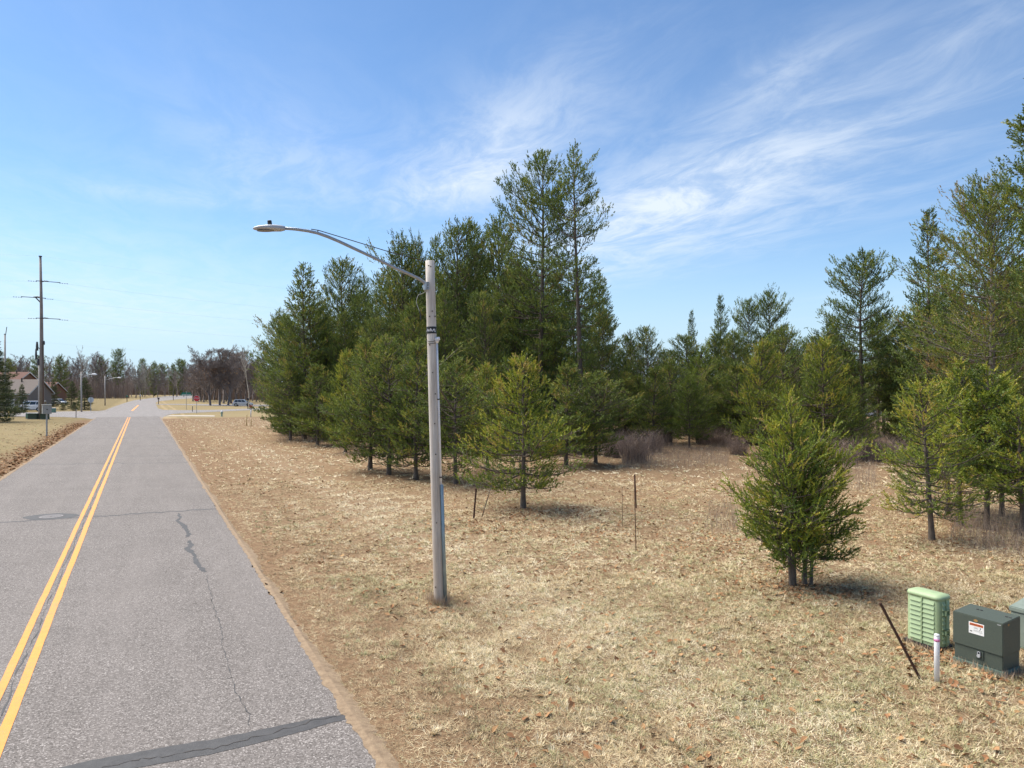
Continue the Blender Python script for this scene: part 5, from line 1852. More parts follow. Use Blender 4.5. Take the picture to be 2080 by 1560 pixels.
# lower gear
for i, (dx_, y0_, y1_, rad) in enumerate([(-0.55, 694, 712, 0.16), (-0.70, 708, 730, 0.13), (0.45, 692, 700, 0.12), (-0.35, 728, 742, 0.20)]):
    MB().tube([(dx_, -0.1, ZAT(y1_, Yq)), (dx_, -0.1, ZAT((y0_ + y1_) / 2, Yq)), (dx_, -0.1, ZAT(y0_, Yq))], [rad, rad * 1.05, rad * 0.7], 10).build('cutout_switch', M_INS, pw)
    MB().tube([(dx_, -0.1, ZAT((y0_ + y1_) / 2, Yq)), (0, 0, ZAT(y1_, Yq))], 0.05, 6).build('bracket', M_INS, pw)
MB().tube([(0.38, -0.15, ZAT(835, Yq)), (0.40, -0.15, ZAT(760, Yq)), (0.36, -0.12, ZAT(700, Yq))], 0.07, 8).build('riser_conduit', mat('brown_conduit', (0.16, 0.09, 0.06), (0.12, 0.07, 0.05), 4, 0.7), pw)
lw_z = ZAT(694, Yq)
wires.append(PO + Vector((-0.6, 0, lw_z)))
wires.append(PO + Vector((lean_, 0, top_z + 0.08)))
names = ['upper', 'middle', 'lower', 'lowest thin', 'topmost thin']
M_WIRE = mat('aluminium_wire', (0.55, 0.58, 0.62), (0.48, 0.50, 0.54), 2, 0.6)
for k, p_ in enumerate(wires):
    o = thing('power_line', names[k] + ' wire strung past the tall power pole', 'power line', tuple(p_))
    for s2 in (-1, 1):
        span = 95.0
        pts = []
        for i in range(19):
            q = i / 18
            pts.append(WD * (s2 * span * q) + Vector((0, 0, -1.8 * 4 * q * (1 - q))))
        MB().tube(pts, 0.006 if k < 3 else 0.004, 5, caps=False).build('span', M_WIRE, o)

# grey pole just left of it, plus a thin far pole
def simple_pole(px, Y, ztop, rad, label, material, top=None, name='utility_pole'):
    p_ = AT(px, Y)
    o = thing(name, label, 'pole', (p_.x, p_.y, -0.03))
    MB().tube([(0, 0, -0.1), (0, 0, ztop)], [rad, rad * 0.72], 10).build('pole', material, o, smooth=True)
    MB().tube([(0, 0, ztop), (0, 0, ztop + 0.1)], rad * 0.78, 10).build('cap', M_BOLT, o)
    if top:
        MB().tube([(0.12, 0, ztop), (0.3, 0, ztop + top)], 0.05, 5).build('spike', M_BOLT, o)
    return o


simple_pole(80, 120, ZAT(727, 120), 0.20, 'slim pale grey pole close behind the tall power pole', M_POLE3)
simple_pole(10, 112, ZAT(679, 112), 0.17, 'short grey wooden pole with a spike beside the dark spruce', M_POLE3, 1.2)

# metal box on a post by the left verge
g_ = W(95, 886)
o = thing('meter_box', 'grey metal box on a thin post by the left verge', 'meter box', (g_.x, g_.y, gz(g_.x, g_.y)), R(38))
MB().tube([(0, 0, -0.1), (0, 0, 2.1)], 0.07, 8).build('post', M_GALV, o)
z0_, z1_ = ZAT(841, g_.y), ZAT(823, g_.y)
bx_ = MB().box(-0.36, 0.36, -0.34, 0.34, z0_, z1_).build('box', mat('grey_painted_steel', (0.40, 0.40, 0.38), (0.33, 0.33, 0.31), 6, 0.55), o, bevel=0.02)
MB().box(-0.40, 0.40, -0.38, 0.38, z1_ - 0.02, z1_ + 0.05).build('lid', MATS['grey_painted_steel'], o, bevel=0.015)
MB().box(-0.05, 0.05, -0.36, -0.345, (z0_ + z1_) / 2 - 0.05, (z0_ + z1_) / 2 + 0.05).build('latch', M_BOLT, bx_)

# green boxes by the power pole foot
M_DKG = mat('dark_green_box', (0.045, 0.07, 0.045), (0.035, 0.055, 0.035), 6, 0.5)
M_GRNP = mat('green_plastic', (0.16, 0.27, 0.19), (0.12, 0.21, 0.15), 6, 0.5)


def small_box(px, py, w_, d_, h_, material, name, label, cat, lidm_=None, rz=0.0):
    g_ = W(px, py)
    o = thing(name, label, cat, (g_.x, g_.y, -0.03), rz)
    MB().box(-w_ / 2, w_ / 2, -d_ / 2, d_ / 2, 0, h_ * 0.9).build('body', material, o, bevel=0.03)
    MB().box(-w_ / 2 - 0.03, w_ / 2 + 0.03, -d_ / 2 - 0.03, d_ / 2 + 0.03, h_ * 0.9, h_).build('lid', lidm_ or material, o, bevel=0.03)
    MB().box(-w_ / 2 - 0.06, w_ / 2 + 0.06, -d_ / 2 - 0.06, d_ / 2 + 0.06, -0.02, 0.05).build('pad', M_SAND, o)
    return o


small_box(70, 851, 1.3, 1.0, 0.85, M_DKG, 'utility_cabinet', 'low dark green cabinet just left of the power pole foot', 'utility cabinet')
small_box(91, 851.5, 0.9, 0.8, 0.85, M_DKG, 'utility_cabinet', 'low dark green cabinet just right of the power pole foot', 'utility cabinet')
small_box(56.5, 850, 0.45, 0.35, 0.85, M_GRNP, 'cable_pedestal', 'small green pedestal left of the power pole foot', 'utility pedestal', M_WHITEP)
small_box(109, 838, 0.6, 0.5, 0.9, M_GRNP, 'cable_pedestal', 'small pale green pedestal across the side street', 'utility pedestal', M_WHITEP)
g_ = W(18, 852)
o = thing('marker_post', 'yellow marker post with black foot at the far left', 'marker post', (g_.x, g_.y, -0.03))
MB().tube([(0, 0, 0.25), (0, 0, 1.2)], 0.07, 8).build('post', mat('yellow_plastic', (0.75, 0.55, 0.16), (0.65, 0.48, 0.15), 6, 0.5), o)
MB().tube([(0, 0, -0.05), (0, 0, 0.25)], 0.075, 8).build('foot', M_BLACK, o)

# ------------------------------------------------------------------ distant street lights
def far_light(px, py, ytop, hx, hy, label, rad=0.14):
    g_ = W(px, py)
    Y = g_.y
    o = thing('street_light', label, 'street light', (g_.x, g_.y, -0.03))
    zt = ZAT(ytop, Y)
    MB().tube([(0, 0, -0.1), (-0.05, 0, zt)], [rad * 1.15, rad * 0.8], 10).build('pole', M_POLE3, o, smooth=True)
    hxw = (hx - px) / F * Y
    hz = ZAT(hy, Y)
    a0 = ZAT(ytop + (12 if py < 840 else 10) * 138 / Y, Y)
    MB().tube([(0, 0, a0), (hxw * 0.5, 0, a0 + (hz - a0) * 0.72), (hxw * 0.8, 0, hz - 0.02), (hxw, 0, hz)], 0.055, 8).build('arm', M_GALV, o, smooth=True)
    b_ = MB()
    b_.tube([(hxw - 0.2, 0, hz), (hxw + 0.1, 0, hz + 0.03), (hxw + 0.5, 0, hz + 0.01), (hxw + 0.85, 0, hz - 0.04)], [0.07, 0.17, 0.19, 0.06], 10)
    b_.build('lamp_head', mat('pale_lamp_housing', (0.78, 0.78, 0.78), (0.7, 0.7, 0.7), 5, 0.5), o, smooth=True)
    return o


far_light(165.5, 836.5, 755, 188, 760, 'distant street light on a pale pole at the near side of the intersection')
far_light(213.5, 823.5, 763, 240, 767, 'distant street light behind the first one, beyond the intersection')
far_light(320, 803.5, 778, 331, 779, 'far small street light at the bend of the road', 0.22)
far_light(359, 803, 782, 382, 773.5, 'farthest street light beyond the bend right of the road', 0.24)

# ------------------------------------------------------------------ signs
M_RED = mat('stop_red', (0.62, 0.022, 0.04), (0.55, 0.02, 0.035), 4, 0.45)
M_SIGNB = mat('sign_back', (0.58, 0.60, 0.60), (0.50, 0.52, 0.52), 4, 0.45)
M_SIGNW = mat('sign_white', (0.80, 0.79, 0.78), (0.74, 0.73, 0.72), 4, 0.5)
M_SIGNG = mat('street_sign_green', (0.03, 0.22, 0.15), (0.03, 0.18, 0.12), 4, 0.5)


def oct_(r_):
    return [(r_ * math.cos(R(22.5 + 45 * k)), r_ * math.sin(R(22.5 + 45 * k))) for k in range(8)]


g_ = W(399.5, 839.3)
st_ = thing('stop_sign', 'red octagonal stop sign facing the camera at the intersection', 'stop sign', (g_.x, g_.y, -0.03), R(22))
MB().box(-0.04, 0.04, 0.012, 0.06, -0.1, 3.25).build('post', M_GALV, st_)
zc = ZAT(809, g_.y)
Rs = 0.56
pl = MB().prism(oct_(Rs), 0, 0.012, Matrix.Translation((0, 0.008, zc)) @ FRONT).build('plate', M_SIGNW, st_)
MB().prism(oct_(Rs * 0.93), 0, 0.004, Matrix.Translation((0, -0.0042, zc)) @ FRONT).build('red_face', M_RED, pl)
text_mesh('lettering', 'STOP', 0.40, M_SIGNW, pl, Matrix.Translation((0, -0.011, zc)) @ FRONT @ Matrix.Scale(0.86, 4, (1, 0, 0)))
g_ = W(184.5, 835)
st_ = thing('stop_sign', 'stop sign seen from its grey back left of the road', 'stop sign', (g_.x, g_.y, -0.03), R(10))
MB().box(-0.05, 0.05, -0.06, -0.005, -0.1, ZAT(806, g_.y)).build('post', M_GALV, st_)
pl = MB().prism(oct_(0.56), 0, 0.02, Matrix.Translation((0, 0.02, ZAT(812, g_.y))) @ FRONT).build('plate', M_SIGNB, st_)
MB().prism(oct_(0.53), 0, 0.003, Matrix.Translation((0, 0.0245, ZAT(812, g_.y))) @ FRONT).build('red_face', M_RED, pl)
g_ = W(378.5, 831.5)
sn = thing('street_name_sign', 'green street name blades on a post left of the red stop sign', 'street sign', (g_.x, g_.y, -0.03), R(8))
zt = ZAT(796, g_.y)
MB().tube([(0, 0, -0.1), (0, 0, zt)], 0.05, 8).build('post', M_POLE3, sn)
b1 = MB().box(-1.15, 1.15, -0.015, 0.015, ZAT(803.3, g_.y), ZAT(800.2, g_.y)).build('name_blade', M_SIGNG, sn)
b2 = MB().box(-0.015, 0.015, -1.1, 1.1, ZAT(800, g_.y), ZAT(796.8, g_.y), Matrix.Rotation(R(-35), 4, 'Z')).build('name_blade', M_SIGNG, sn)
for b_, n_ in ((b1, 9),):
    for k in range(n_):
        MB().box(-0.85 + k * 0.2, -0.72 + k * 0.2, -0.02, -0.016, ZAT(802.7, g_.y), ZAT(800.9, g_.y)).build('letter_stroke', M_SIGNW, b_)
MB().box(-0.12, 0.12, -0.12, 0.12, zt, zt + 0.1).build('bracket', M_GALV, sn)
g_ = W(391, 836)
o = thing('marker_post', 'thin dark marker post between the street name sign and the stop sign', 'marker post', (g_.x, g_.y, -0.03))
MB().tube([(0, 0, -0.1), (0, 0, 1.05)], 0.06, 8).build('post', M_BOLT, o)
MB().box(-0.07, 0.07, -0.02, 0.02, 0.8, 1.08).build('plate', M_SIGNB, o)
g_ = W(154.5, 848)
o = thing('marker_post', 'thin dark marker post on the near left corner of the intersection', 'marker post', (g_.x, g_.y, -0.03))
MB().tube([(0, 0, -0.1), (0, 0, 1.3)], 0.05, 8).build('post', M_BOLT, o)
MB().box(-0.06, 0.06, -0.02, 0.02, 1.0, 1.32).build('plate', M_SIGNB, o)

# mailboxes
def mailbox(px, py, label, col_mat, s=1.0, post=1.1):
    g_ = W(px, py)
    o = thing('mailbox', label, 'mailbox', (g_.x, g_.y, -0.03), R(20), None, s)
    MB().box(-0.06, 0.06, -0.06, 0.06, -0.1, post).build('post', M_BARK, o)
    b_ = MB()
    prof = [(-0.14, 0), (0.14, 0)] + [(0.14 * math.cos(a_), 0.18 + 0.14 * math.sin(a_)) for a_ in np.linspace(0, math.pi, 9)]
    M_ = Matrix.Translation((0, 0.3, post)) @ FRONT
    b_.prism(prof, 0, 0.6, M_)
    bo = b_.build('box', col_mat, o)
    MB().box(0.145, 0.16, -0.2, -0.16, post + 0.1, post + 0.4).build('flag', M_RED, bo)
    return o


mailbox(322, 821, 'black mailbox at the right edge of the road just past the intersection', M_BLACK, 1.5, 0.9)
mailbox(352, 813, 'dark mailbox on a post farther up the right side of the road', M_BLACK, 1.4, 1.2)
mailbox(258, 816, 'dark green mailbox at the left edge of the far road', M_SIGNG, 1.6, 1.0)
mailbox(285, 813.5, 'tiny pale mailbox before the grey birch thicket', M_SIGNB, 1.6, 1.0)
mailbox(503.5, 830.5, 'black mailbox on a dark post before the silver car', M_BLACK, 1.5, 1.25)
g_ = W(510, 831)
o = thing('newspaper_box', 'rust-red box beside the black mailbox at the stand corner', 'box', (g_.x, g_.y, -0.03), R(10))
M_REDB = mat('rust_red_paint', (0.40, 0.09, 0.035), (0.33, 0.075, 0.03), 5, 0.6)
MB().box(-0.28, 0.28, -0.25, 0.25, 0.1, 0.75).build('body', M_REDB, o, bevel=0.03)
MB().box(-0.31, 0.31, -0.28, 0.28, 0.75, 0.82).build('lid', M_REDB, o, bevel=0.02)
MB().box(-0.08, 0.08, -0.08, 0.08, -0.1, 0.1).build('post', M_BARK, o)

# hydrant
g_ = W(450.5, 845.5)
o = thing('fire_hydrant', 'pale green fire hydrant with white cap near the side street', 'fire hydrant', (g_.x, g_.y, -0.03))
M_HYD = mat('pale_green_iron', (0.30, 0.42, 0.34), (0.24, 0.35, 0.28), 6, 0.5)
MB().tube([(0, 0, -0.05), (0, 0, 0.06), (0, 0, 0.07), (0, 0, 0.70)], [0.19, 0.19, 0.13, 0.13], 14).build('barrel', M_HYD, o)
MB().tube([(0, 0, 0.70), (0, 0, 0.74), (0, 0, 0.84), (0, 0, 0.92), (0, 0, 0.99)], [0.18, 0.18, 0.15, 0.08, 0.04], 14).build('bonnet', M_WHITEP, o)
for a_ in (0, math.pi, -math.pi / 2):
    d_ = Vector((math.cos(a_), math.sin(a_), 0))
    MB().tube([Vector((0, 0, 0.55)), Vector((0, 0, 0.55)) + d_ * 0.22], 0.075, 10).build('nozzle', M_HYD, o)

# ------------------------------------------------------------------ vehicles
def paint(name, c):
    return mat(name, c, tuple(q * 0.93 for q in c), 2, 0.35, metal=0.1, spec=0.5, coat=0.4)


def car(name, label, cat, loc, rz, body_mat, L_=4.6, Wd=1.82, Ht=1.66, style='suv'):
    o = thing(name, label, cat, (loc[0], loc[1], 0.0), rz)
    hw = Wd / 2
    belt = 0.98 * Ht / 1.66
    prof = {'suv': [(-L_ / 2, 0.45), (-L_ / 2 + 0.05, belt - 0.12), (-L_ / 2 + 0.25, belt), (L_ / 2 - 1.15, belt), (L_ / 2 - 0.2, belt - 0.20), (L_ / 2, 0.62), (L_ / 2 - 0.03, 0.30), (-L_ / 2 + 0.05, 0.30)],
            'van': [(-L_ / 2, 0.45), (-L_ / 2, belt), (-L_ / 2 + 0.1, belt + 0.05), (L_ / 2 - 0.95, belt + 0.05), (L_ / 2 - 0.15, belt - 0.18), (L_ / 2, 0.62), (L_ / 2 - 0.03, 0.32), (-L_ / 2 + 0.05, 0.32)]}[style]
    M_ = Matrix.Rotation(math.pi / 2, 4, 'X')
    b_ = MB().prism([(x, z) for x, z in prof], -hw, hw, M_)
    bo = b_.build('body', body_mat, o, bevel=0.07, seg=3)
    cb0, cb1 = (-L_ / 2 + 0.12, L_ / 2 - 1.05)
    ct0, ct1 = (-L_ / 2 + 0.55, L_ / 2 - 1.95) if style == 'suv' else (-L_ / 2 + 0.12, L_ / 2 - 1.45)
    zb, zt_ = belt - 0.03, Ht
    hb, ht_ = hw - 0.07, hw - 0.22
    cbn = MB()
    cbn.add([(cb0, -hb, zb), (cb1, -hb, zb), (cb1, hb, zb), (cb0, hb, zb), (ct0, -ht_, zt_), (ct1, -ht_, zt_), (ct1, ht_, zt_), (ct0, ht_, zt_)],
            [(0, 3, 2, 1), (4, 5, 6, 7), (0, 1, 5, 4), (1, 2, 6, 5), (2, 3, 7, 6), (3, 0, 4, 7)])
    cbn.build('cabin', body_mat, o, bevel=0.05, seg=2)

    def pane(name_, c4, push):
        b__ = MB().add([Vector(q) + Vector(push) for q in c4] + [Vector(q) + Vector(push) * 0.2 for q in c4], [(0, 1, 2, 3), (7, 6, 5, 4), (0, 4, 5, 1), (1, 5, 6, 2), (2, 6, 7, 3), (3, 7, 4, 0)])
        return b__.build(name_, M_GLASS, o)

    def lerp3(a_, b__, k):
        return tuple(a_[i] + (b__[i] - a_[i]) * k for i in range(3))
    for s_ in (-1, 1):
        A_, B_, C_, D__ = (cb0, s_ * hb, zb), (cb1, s_ * hb, zb), (ct1, s_ * ht_, zt_), (ct0, s_ * ht_, zt_)
        for k0, k1 in ((0.08, 0.33), (0.36, 0.63), (0.66, 0.90)):
            lo0, lo1 = lerp3(A_, B_, k0), lerp3(A_, B_, k1)
            hi0, hi1 = lerp3(D__, C_, max(k0, 0.05)), lerp3(D__, C_, min(k1, 0.94))
            pane('side_window', [lerp3(lo0, hi0, 0.14), lerp3(lo1, hi1, 0.14), lerp3(lo1, hi1, 0.84), lerp3(lo0, hi0, 0.84)], (0, s_ * 0.02, 0.0))
    for (xb, xt, sgn, nm) in ((cb1, ct1, 1, 'windscreen'), (cb0, ct0, -1, 'rear_window')):
        c4 = [(xb + (xt - xb) * 0.12, -hb + 0.10, zb + (zt_ - zb) * 0.12), (xb + (xt - xb) * 0.12, hb - 0.10, zb + (zt_ - zb) * 0.12), (xb + (xt - xb) * 0.86, ht_ - 0.06, zb + (zt_ - zb) * 0.86), (xb + (xt - xb) * 0.86, -ht_ + 0.06, zb + (zt_ - zb) * 0.86)]
        pane(nm, c4, (sgn * 0.02, 0, 0.012))
    for wx in (-L_ / 2 + 0.85, L_ / 2 - 0.88):
        for s_ in (-1, 1):
            ty = MB().tube([(wx, s_ * (hw - 0.20), 0.34), (wx, s_ * (hw + 0.015), 0.34)], 0.345, 20).build('wheel', M_RUBBER, o)
            MB().tube([(wx, s_ * (hw + 0.010), 0.34), (wx, s_ * (hw + 0.022), 0.34)], 0.215, 14).build('rim', M_ALU, ty)
            MB().tube([(wx, s_ * (hw - 0.02), 0.36), (wx, s_ * (hw + 0.006), 0.36)], 0.42, 20).build('wheel_arch', M_BLACK, bo)
    for s_ in (-1, 1):
        MB().box(L_ / 2 - 0.22, L_ / 2 + 0.005, s_ * (hw - 0.42) - 0.16, s_ * (hw - 0.42) + 0.20, 0.66, 0.80).build('headlight', M_ALU, bo, bevel=0.02)
        MB().box(-L_ / 2 - 0.005, -L_ / 2 + 0.12, s_ * (hw - 0.24) - 0.14, s_ * (hw - 0.24) + 0.14, 0.70, 0.98).build('tail_light', M_RED, bo, bevel=0.02)
        MB().box(cb1 - 0.28, cb1 - 0.10, s_ * (hw + 0.10) - 0.10, s_ * (hw + 0.10) + 0.10, belt, belt + 0.16).build('mirror', body_mat, o, bevel=0.02)
    MB().box(-L_ / 2 - 0.03, -L_ / 2 + 0.15, -hw + 0.08, hw - 0.08, 0.34, 0.55).build('bumper', M_BLACK, bo, bevel=0.03)
    MB().box(L_ / 2 - 0.15, L_ / 2 + 0.03, -hw + 0.08, hw - 0.08, 0.30, 0.50).build('bumper', M_BLACK, bo, bevel=0.03)
    return o


M_SILVER = paint('silver_paint', (0.55, 0.57, 0.60))
M_WHITE = paint('white_car_paint', (0.80, 0.80, 0.82))
car('parked_car', 'silver sport utility car parked under the bare oaks right of the intersection', 'car', AT(493, 175), R(12), M_SILVER)
car('parked_van', 'white van parked by the brown-roofed house behind the power pole', 'van', AT(64, 138.5), R(192), M_WHITE, 4.9, 1.95, 1.98, 'van')
car('parked_car', 'pale silver car parked between the spruces left of the road', 'car', AT(120, 190), R(-14), M_SILVER, 4.5, 1.8, 1.6)
car('parked_car', 'white car partly hidden left of the pale silver one', 'car', AT(93, 184), R(170), M_WHITE, 4.4, 1.8, 1.45)

# ------------------------------------------------------------------ houses
M_SHINGLE = mat('brown_grey_shingles', (0.19, 0.155, 0.135), (0.14, 0.115, 0.10), 6, 0.9, bump=0.4, stretch=(1, 1, 3))
M_SHINR = mat('red_brown_shingles', (0.17, 0.082, 0.06), (0.125, 0.062, 0.048), 6, 0.9, bump=0.4, stretch=(1, 1, 3))
M_SIDING = mat('taupe_siding', (0.24, 0.20, 0.175), (0.20, 0.165, 0.145), 3, 0.8, stretch=(0.3, 0.3, 8))
M_TRIM = mat('white_trim', (0.72, 0.70, 0.66), (0.64, 0.62, 0.58), 4, 0.6)
M_SIDINGR = mat('brown_siding', (0.24, 0.13, 0.085), (0.19, 0.10, 0.07), 3, 0.8, stretch=(0.3, 0.3, 8))


def house(label, loc, rz, w_, d_, eave, ridge, roof, wall, windows, door_x=None, garage=None):
    o = thing('house', label, 'house', (loc[0], loc[1], -0.05), rz)
    hw, hd_ = w_ / 2, d_ / 2
    b_ = MB()
    b_.add([(-hw, -hd_, 0), (hw, -hd_, 0), (hw, hd_, 0), (-hw, hd_, 0), (-hw, -hd_, eave), (hw, -hd_, eave), (hw, hd_, eave), (-hw, hd_, eave), (-hw, 0, ridge - 0.12), (hw, 0, ridge - 0.12)],
           [(0, 1, 5, 4), (2, 3, 7, 6), (1, 2, 6, 9, 5), (3, 0, 4, 8, 7), (0, 3, 2, 1), (4, 5, 9, 8), (6, 7, 8, 9)])
    wl = b_.build('wall', wall, o)
    ov, th = 0.45, 0.16
    k = (ridge - eave) / hd_
    ez = eave - ov * k
    rf = MB()
    for s_ in (-1, 1):
        y0_ = s_ * (hd_ + ov)
        rf.add([(-hw - ov, y0_, ez), (hw + ov, y0_, ez), (hw + ov, 0, ridge), (-hw - ov, 0, ridge), (-hw - ov, y0_, ez + th), (hw + ov, y0_, ez + th), (hw + ov, 0, ridge + th), (-hw - ov, 0, ridge + th)],
               [(0, 3, 2, 1), (4, 5, 6, 7), (0, 1, 5, 4), (1, 2, 6, 5), (2, 3, 7, 6), (3, 0, 4, 7)])
    ro = rf.build('roof', roof, o)
    for s_ in (-1, 1):
        MB().box(-hw - ov, hw + ov, s_ * (hd_ + ov) - 0.07, s_ * (hd_ + ov) + 0.07, ez - 0.10, ez + 0.06).build('gutter', M_TRIM, ro)
    for x_ in (-hw * 0.35, hw * 0.3):
        MB().tube([(x_, -hd_ * 0.18, ridge - hd_ * 0.18 * k), (x_, -hd_ * 0.18, ridge + 0.42)], 0.14, 8).build('roof_vent', M_BOLT, ro)
    for s_ in (-1, 1):
        f_ = MB()
        for q in (-1, 1):
            f_.add([(s_ * (hw + ov + 0.03), q * (hd_ + ov), ez - 0.06), (s_ * (hw + ov + 0.03), q * (hd_ + ov), ez + th), (s_ * (hw + ov + 0.03), 0, ridge + th), (s_ * (hw + ov + 0.03), 0, ridge - 0.10)], [(0, 1, 2, 3)])
        f_.build('fascia', M_TRIM, ro)
    for (x_, z_, ww, wh_) in windows:
        fr = MB()
        for (a_, b__, c_, d__) in ((x_ - ww / 2 - 0.1, x_ + ww / 2 + 0.1, z_ - 0.1, z_), (x_ - ww / 2 - 0.1, x_ + ww / 2 + 0.1, z_ + wh_, z_ + wh_ + 0.1), (x_ - ww / 2 - 0.1, x_ - ww / 2, z_, z_ + wh_), (x_ + ww / 2, x_ + ww / 2 + 0.1, z_, z_ + wh_)):
            fr.box(a_, b__, -hd_ - 0.06, -hd_ + 0.02, c_, d__)
        wn = fr.build('window', M_TRIM, o)
        MB().box(x_ - ww / 2, x_ + ww / 2, -hd_ - 0.02, -hd_ + 0.01, z_, z_ + wh_).build('pane', M_GLASS, wn)
    if door_x is not None:
        dr = MB().box(door_x - 0.5, door_x + 0.5, -hd_ - 0.05, -hd_ + 0.02, 0.15, 2.25).build('door', M_TRIM, o)
        MB().tube([(door_x + 0.35, -hd_ - 0.1, 1.2), (door_x + 0.35, -hd_ - 0.05, 1.2)], 0.05, 8).build('handle', M_BOLT, dr)
    if garage is not None:
        gd = MB().box(garage - 1.3, garage + 1.3, -hd_ - 0.05, -hd_ + 0.02, 0.1, 2.3).build('garage_door', M_TRIM, o)
        for k_ in range(3):
            MB().box(garage - 1.28, garage + 1.28, -hd_ - 0.062, -hd_ - 0.05, 0.62 + k_ * 0.55, 0.65 + k_ * 0.55).build('panel_groove', M_BOLT, gd)
    return o


house('taupe house with brown-grey shingle roof behind the white van', AT(34, 148), R(4), 9.5, 8.0, ZAT(797, 148), ZAT(772, 152), M_SHINGLE, M_SIDING, [(-2.0, 1.0, 1.4, 1.2), (3.4, 1.0, 1.0, 1.7)], 1.5)
house('tall house with red-brown roof rising behind the taupe one', AT(30, 182), R(3), 6.6, 9.0, ZAT(775, 182), ZAT(757, 186), M_SHINR, M_SIDINGR, [(-1.5, 3.6, 1.2, 1.3), (1.5, 3.6, 1.2, 1.3)])
house('low house with red-brown roof right of the power pole', AT(98, 205), R(-6), 5.2, 8.0, ZAT(797, 205), ZAT(777, 209), M_SHINR, M_SIDINGR, [(-0.8, 1.0, 1.2, 1.2)], None, 1.0)
house('white house glimpsed through the trunks of the right-hand wood', AT(2010, 105), R(-12), 11.0, 8.0, 3.6, 5.4, M_SHINGLE, M_TRIM, [(-3, 1.1, 1.4, 1.2), (0, 1.1, 1.4, 1.2), (3, 1.1, 1.4, 1.2)])
house('pale house glimpsed low between the pines behind the near clump', AT(1715, 118), R(-8), 10.0, 8.0, 3.4, 5.2, M_SHINGLE, M_TRIM, [(-3, 1.1, 1.4, 1.2), (0.5, 1.1, 1.4, 1.2)], 3.2)

# ------------------------------------------------------------------ spruces of the left corner
SPR = [(-8, 94, 10.6, 1.25, 'dark spruce cut by the left edge with long snowless boughs'), (45, 130, 5.2, 1.1, 'small dark spruce in front of the taupe house'),
       (172, 146, 6.6, 1.25, 'broad dark spruce behind the pale distant street light'), (146, 155, 6.0, 1.2, 'dark spruce left of the broad one by the pale street light'),
       (108, 172, 6.4, 1.1, 'dark spruce in front of the low red-roofed house'), (10, 112, 7.0, 1.1, 'lower spruce under the left edge spruce')]
for i, (x, Y, h, wd, lab) in enumerate(SPR):
    plant('spruce', 'spruce_tree', lab, 'spruce tree', AT(x, Y), h, i * 1.1, wd)
for i, (x, Y, h, wd) in enumerate([(128, 143, 1.7, 2.0), (100, 141, 1.5, 2.2), (150, 141, 1.8, 1.8)]):
    plant('spruce', 'juniper_shrub', ['low juniper left of the pale street light', 'low juniper just right of the grey meter box', 'low juniper at the foot of the pale street light'][i], 'shrub', AT(x, Y), h, i * 2.0, wd)

# ------------------------------------------------------------------ far wood beyond the intersection
rr = random.Random(12)
# oaks by the silver car
for i, (x, Y, h, lab) in enumerate([(427, 184, 15.6, 'bare oak with dark trunk left of the middle oak by the silver car'), (446, 186, 16.2, 'middle bare oak of the row beside the silver car'), (463, 184, 15.6, 'bare oak closest to the silver car with rusty clinging leaves')]):
    plant_bare('oak', 'oak_tree', lab, AT(x, Y), h, i * 2.1, None, 1.0)
for i in range(20):
    x = 392 + i * 7.6 + rr.uniform(-4, 4)
    Y = rr.uniform(205, 262)
    h = Y / F * (788 - rr.uniform(704, 728)) + 4.5
    if x < 415:
        h *= 0.86
    plant_bare(rr.choice(['oak', 'bare_a', 'oak']), 'oak_tree', 'bare brown oak in the dense group behind the silver car', AT(x, Y), h, rr.uniform(0, 6.28), 'bare oaks behind the silver car')
plant_bare('lone_bare', 'bare_tree', 'gaunt dead tree top reaching above the oaks at the left end of the pine stand', AT(506, 170), 16.0, 0.6)
plant_bare('lone_bare', 'bare_tree', 'tall pale leafless tree rising above the left tree line', AT(158, 215), 18.6, 2.0)
for i, (x, Y, h) in enumerate([(275, 330, 15.5), (283, 335, 17), (290, 340, 16.0), (297, 332, 14.5)]):
    plant_bare('birch', 'birch_tree', 'pale grey birch in the thicket left of the far road bend', AT(x, Y), h, i * 1.7, 'pale birches by the far bend')
for i in range(64):
    x = -20 + i * 6.6 + rr.uniform(-6, 6)
    Y = rr.uniform(300, 430)
    top = np.interp(x, [0, 60, 150, 220, 260, 300, 380, 420], [715, 718, 716, 716, 728, 742, 742, 725]) + rr.uniform(-6, 16)
    h = Y / F * (788 - top) + 4.5
    plant_bare(rr.choice(['bare_a', 'bare_b', 'bare_c', 'bare_a']), 'bare_tree', 'leafless brown tree in the far wood beyond the intersection', AT(x, Y), h, rr.uniform(0, 6.28), 'leafless trees of the far wood', rr.uniform(0.95, 1.25))
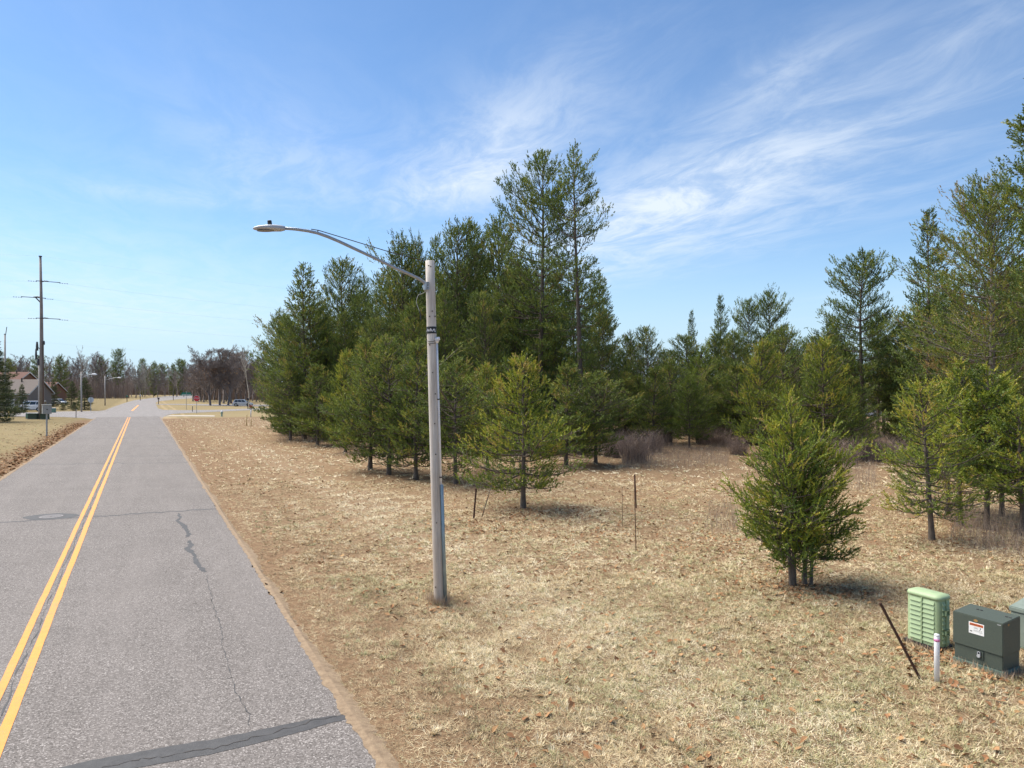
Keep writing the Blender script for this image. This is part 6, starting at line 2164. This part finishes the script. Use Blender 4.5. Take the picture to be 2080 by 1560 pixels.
for i in range(34):
    x = -20 + i * 16 + rr.uniform(-8, 8)
    Y = rr.uniform(455, 560)
    top = 734 + rr.uniform(-4, 18)
    h = Y / F * (788 - top) + 4.5
    plant_bare(rr.choice(['bare_a', 'bare_b']), 'bare_tree', 'leafless tree at the back of the far wood', AT(x, Y), h, rr.uniform(0, 6.28), 'leafless trees at the back of the far wood', 1.35)
for i, (x, Y, top, wd) in enumerate([(121, 290, 720, 0.8), (241, 330, 711, 0.7), (289, 380, 730, 0.7), (314, 400, 734, 0.8), (365, 420, 731, 0.8), (371, 425, 733, 0.7), (352, 430, 738, 0.8), (80, 300, 724, 0.9), (18, 290, 730, 1.0), (205, 350, 722, 0.8), (330, 440, 740, 0.8)]):
    h = Y / F * (788 - top) + 4.5
    plant(['mid_c', 'ragged', 'mid_b'][i % 3], 'pine_tree', 'dark pine poking out of the far leafless wood', 'pine tree', AT(x, Y), h, i * 1.2, wd, 'dark pines among the far wood')
r = np.random.default_rng(200)


def band(x0, x1, Y0, Y1):
    def f(N):
        Y = r.uniform(Y0, Y1, N)
        X = (r.uniform(x0, x1, N) - 1040) / F * Y
        return np.column_stack([X, Y, np.full(N, -0.05)])
    return f


Vs_, Ts_ = [], []
for (x0, x1, Y0, Y1, n_, h_, w_) in [(-60, 262, 300, 440, 9000, 10.0, 0.13), (255, 430, 455, 560, 7000, 11.0, 0.2), (395, 560, 262, 330, 5000, 9.0, 0.12), (1180, 2200, 118, 160, 9000, 3.6, 0.05)]:
    V, T = stems(n_, band(x0, x1, Y0, Y1), h_, w_, 0.25, r, (0.0, 0.4), 2)
    Vs_.append(V)
    Ts_.append(T)
kind(tri_obj('wood_underbrush', np.concatenate(Vs_), np.concatenate(Ts_), M_BRUSH), 'stuff')
for i in range(26):
    x = 1180 + i * 40 + rr.uniform(-15, 15)
    Y = rr.uniform(135, 175)
    plant_bare(rr.choice(['bare_a', 'bare_b', 'oak']), 'bare_tree', 'leafless tree in the hidden wood far behind the pines', AT(x, Y), rr.uniform(9, 12.5), rr.uniform(0, 6.28), 'leafless wood far behind the pines', 1.2)
print('TRIANGLES', TRIS)
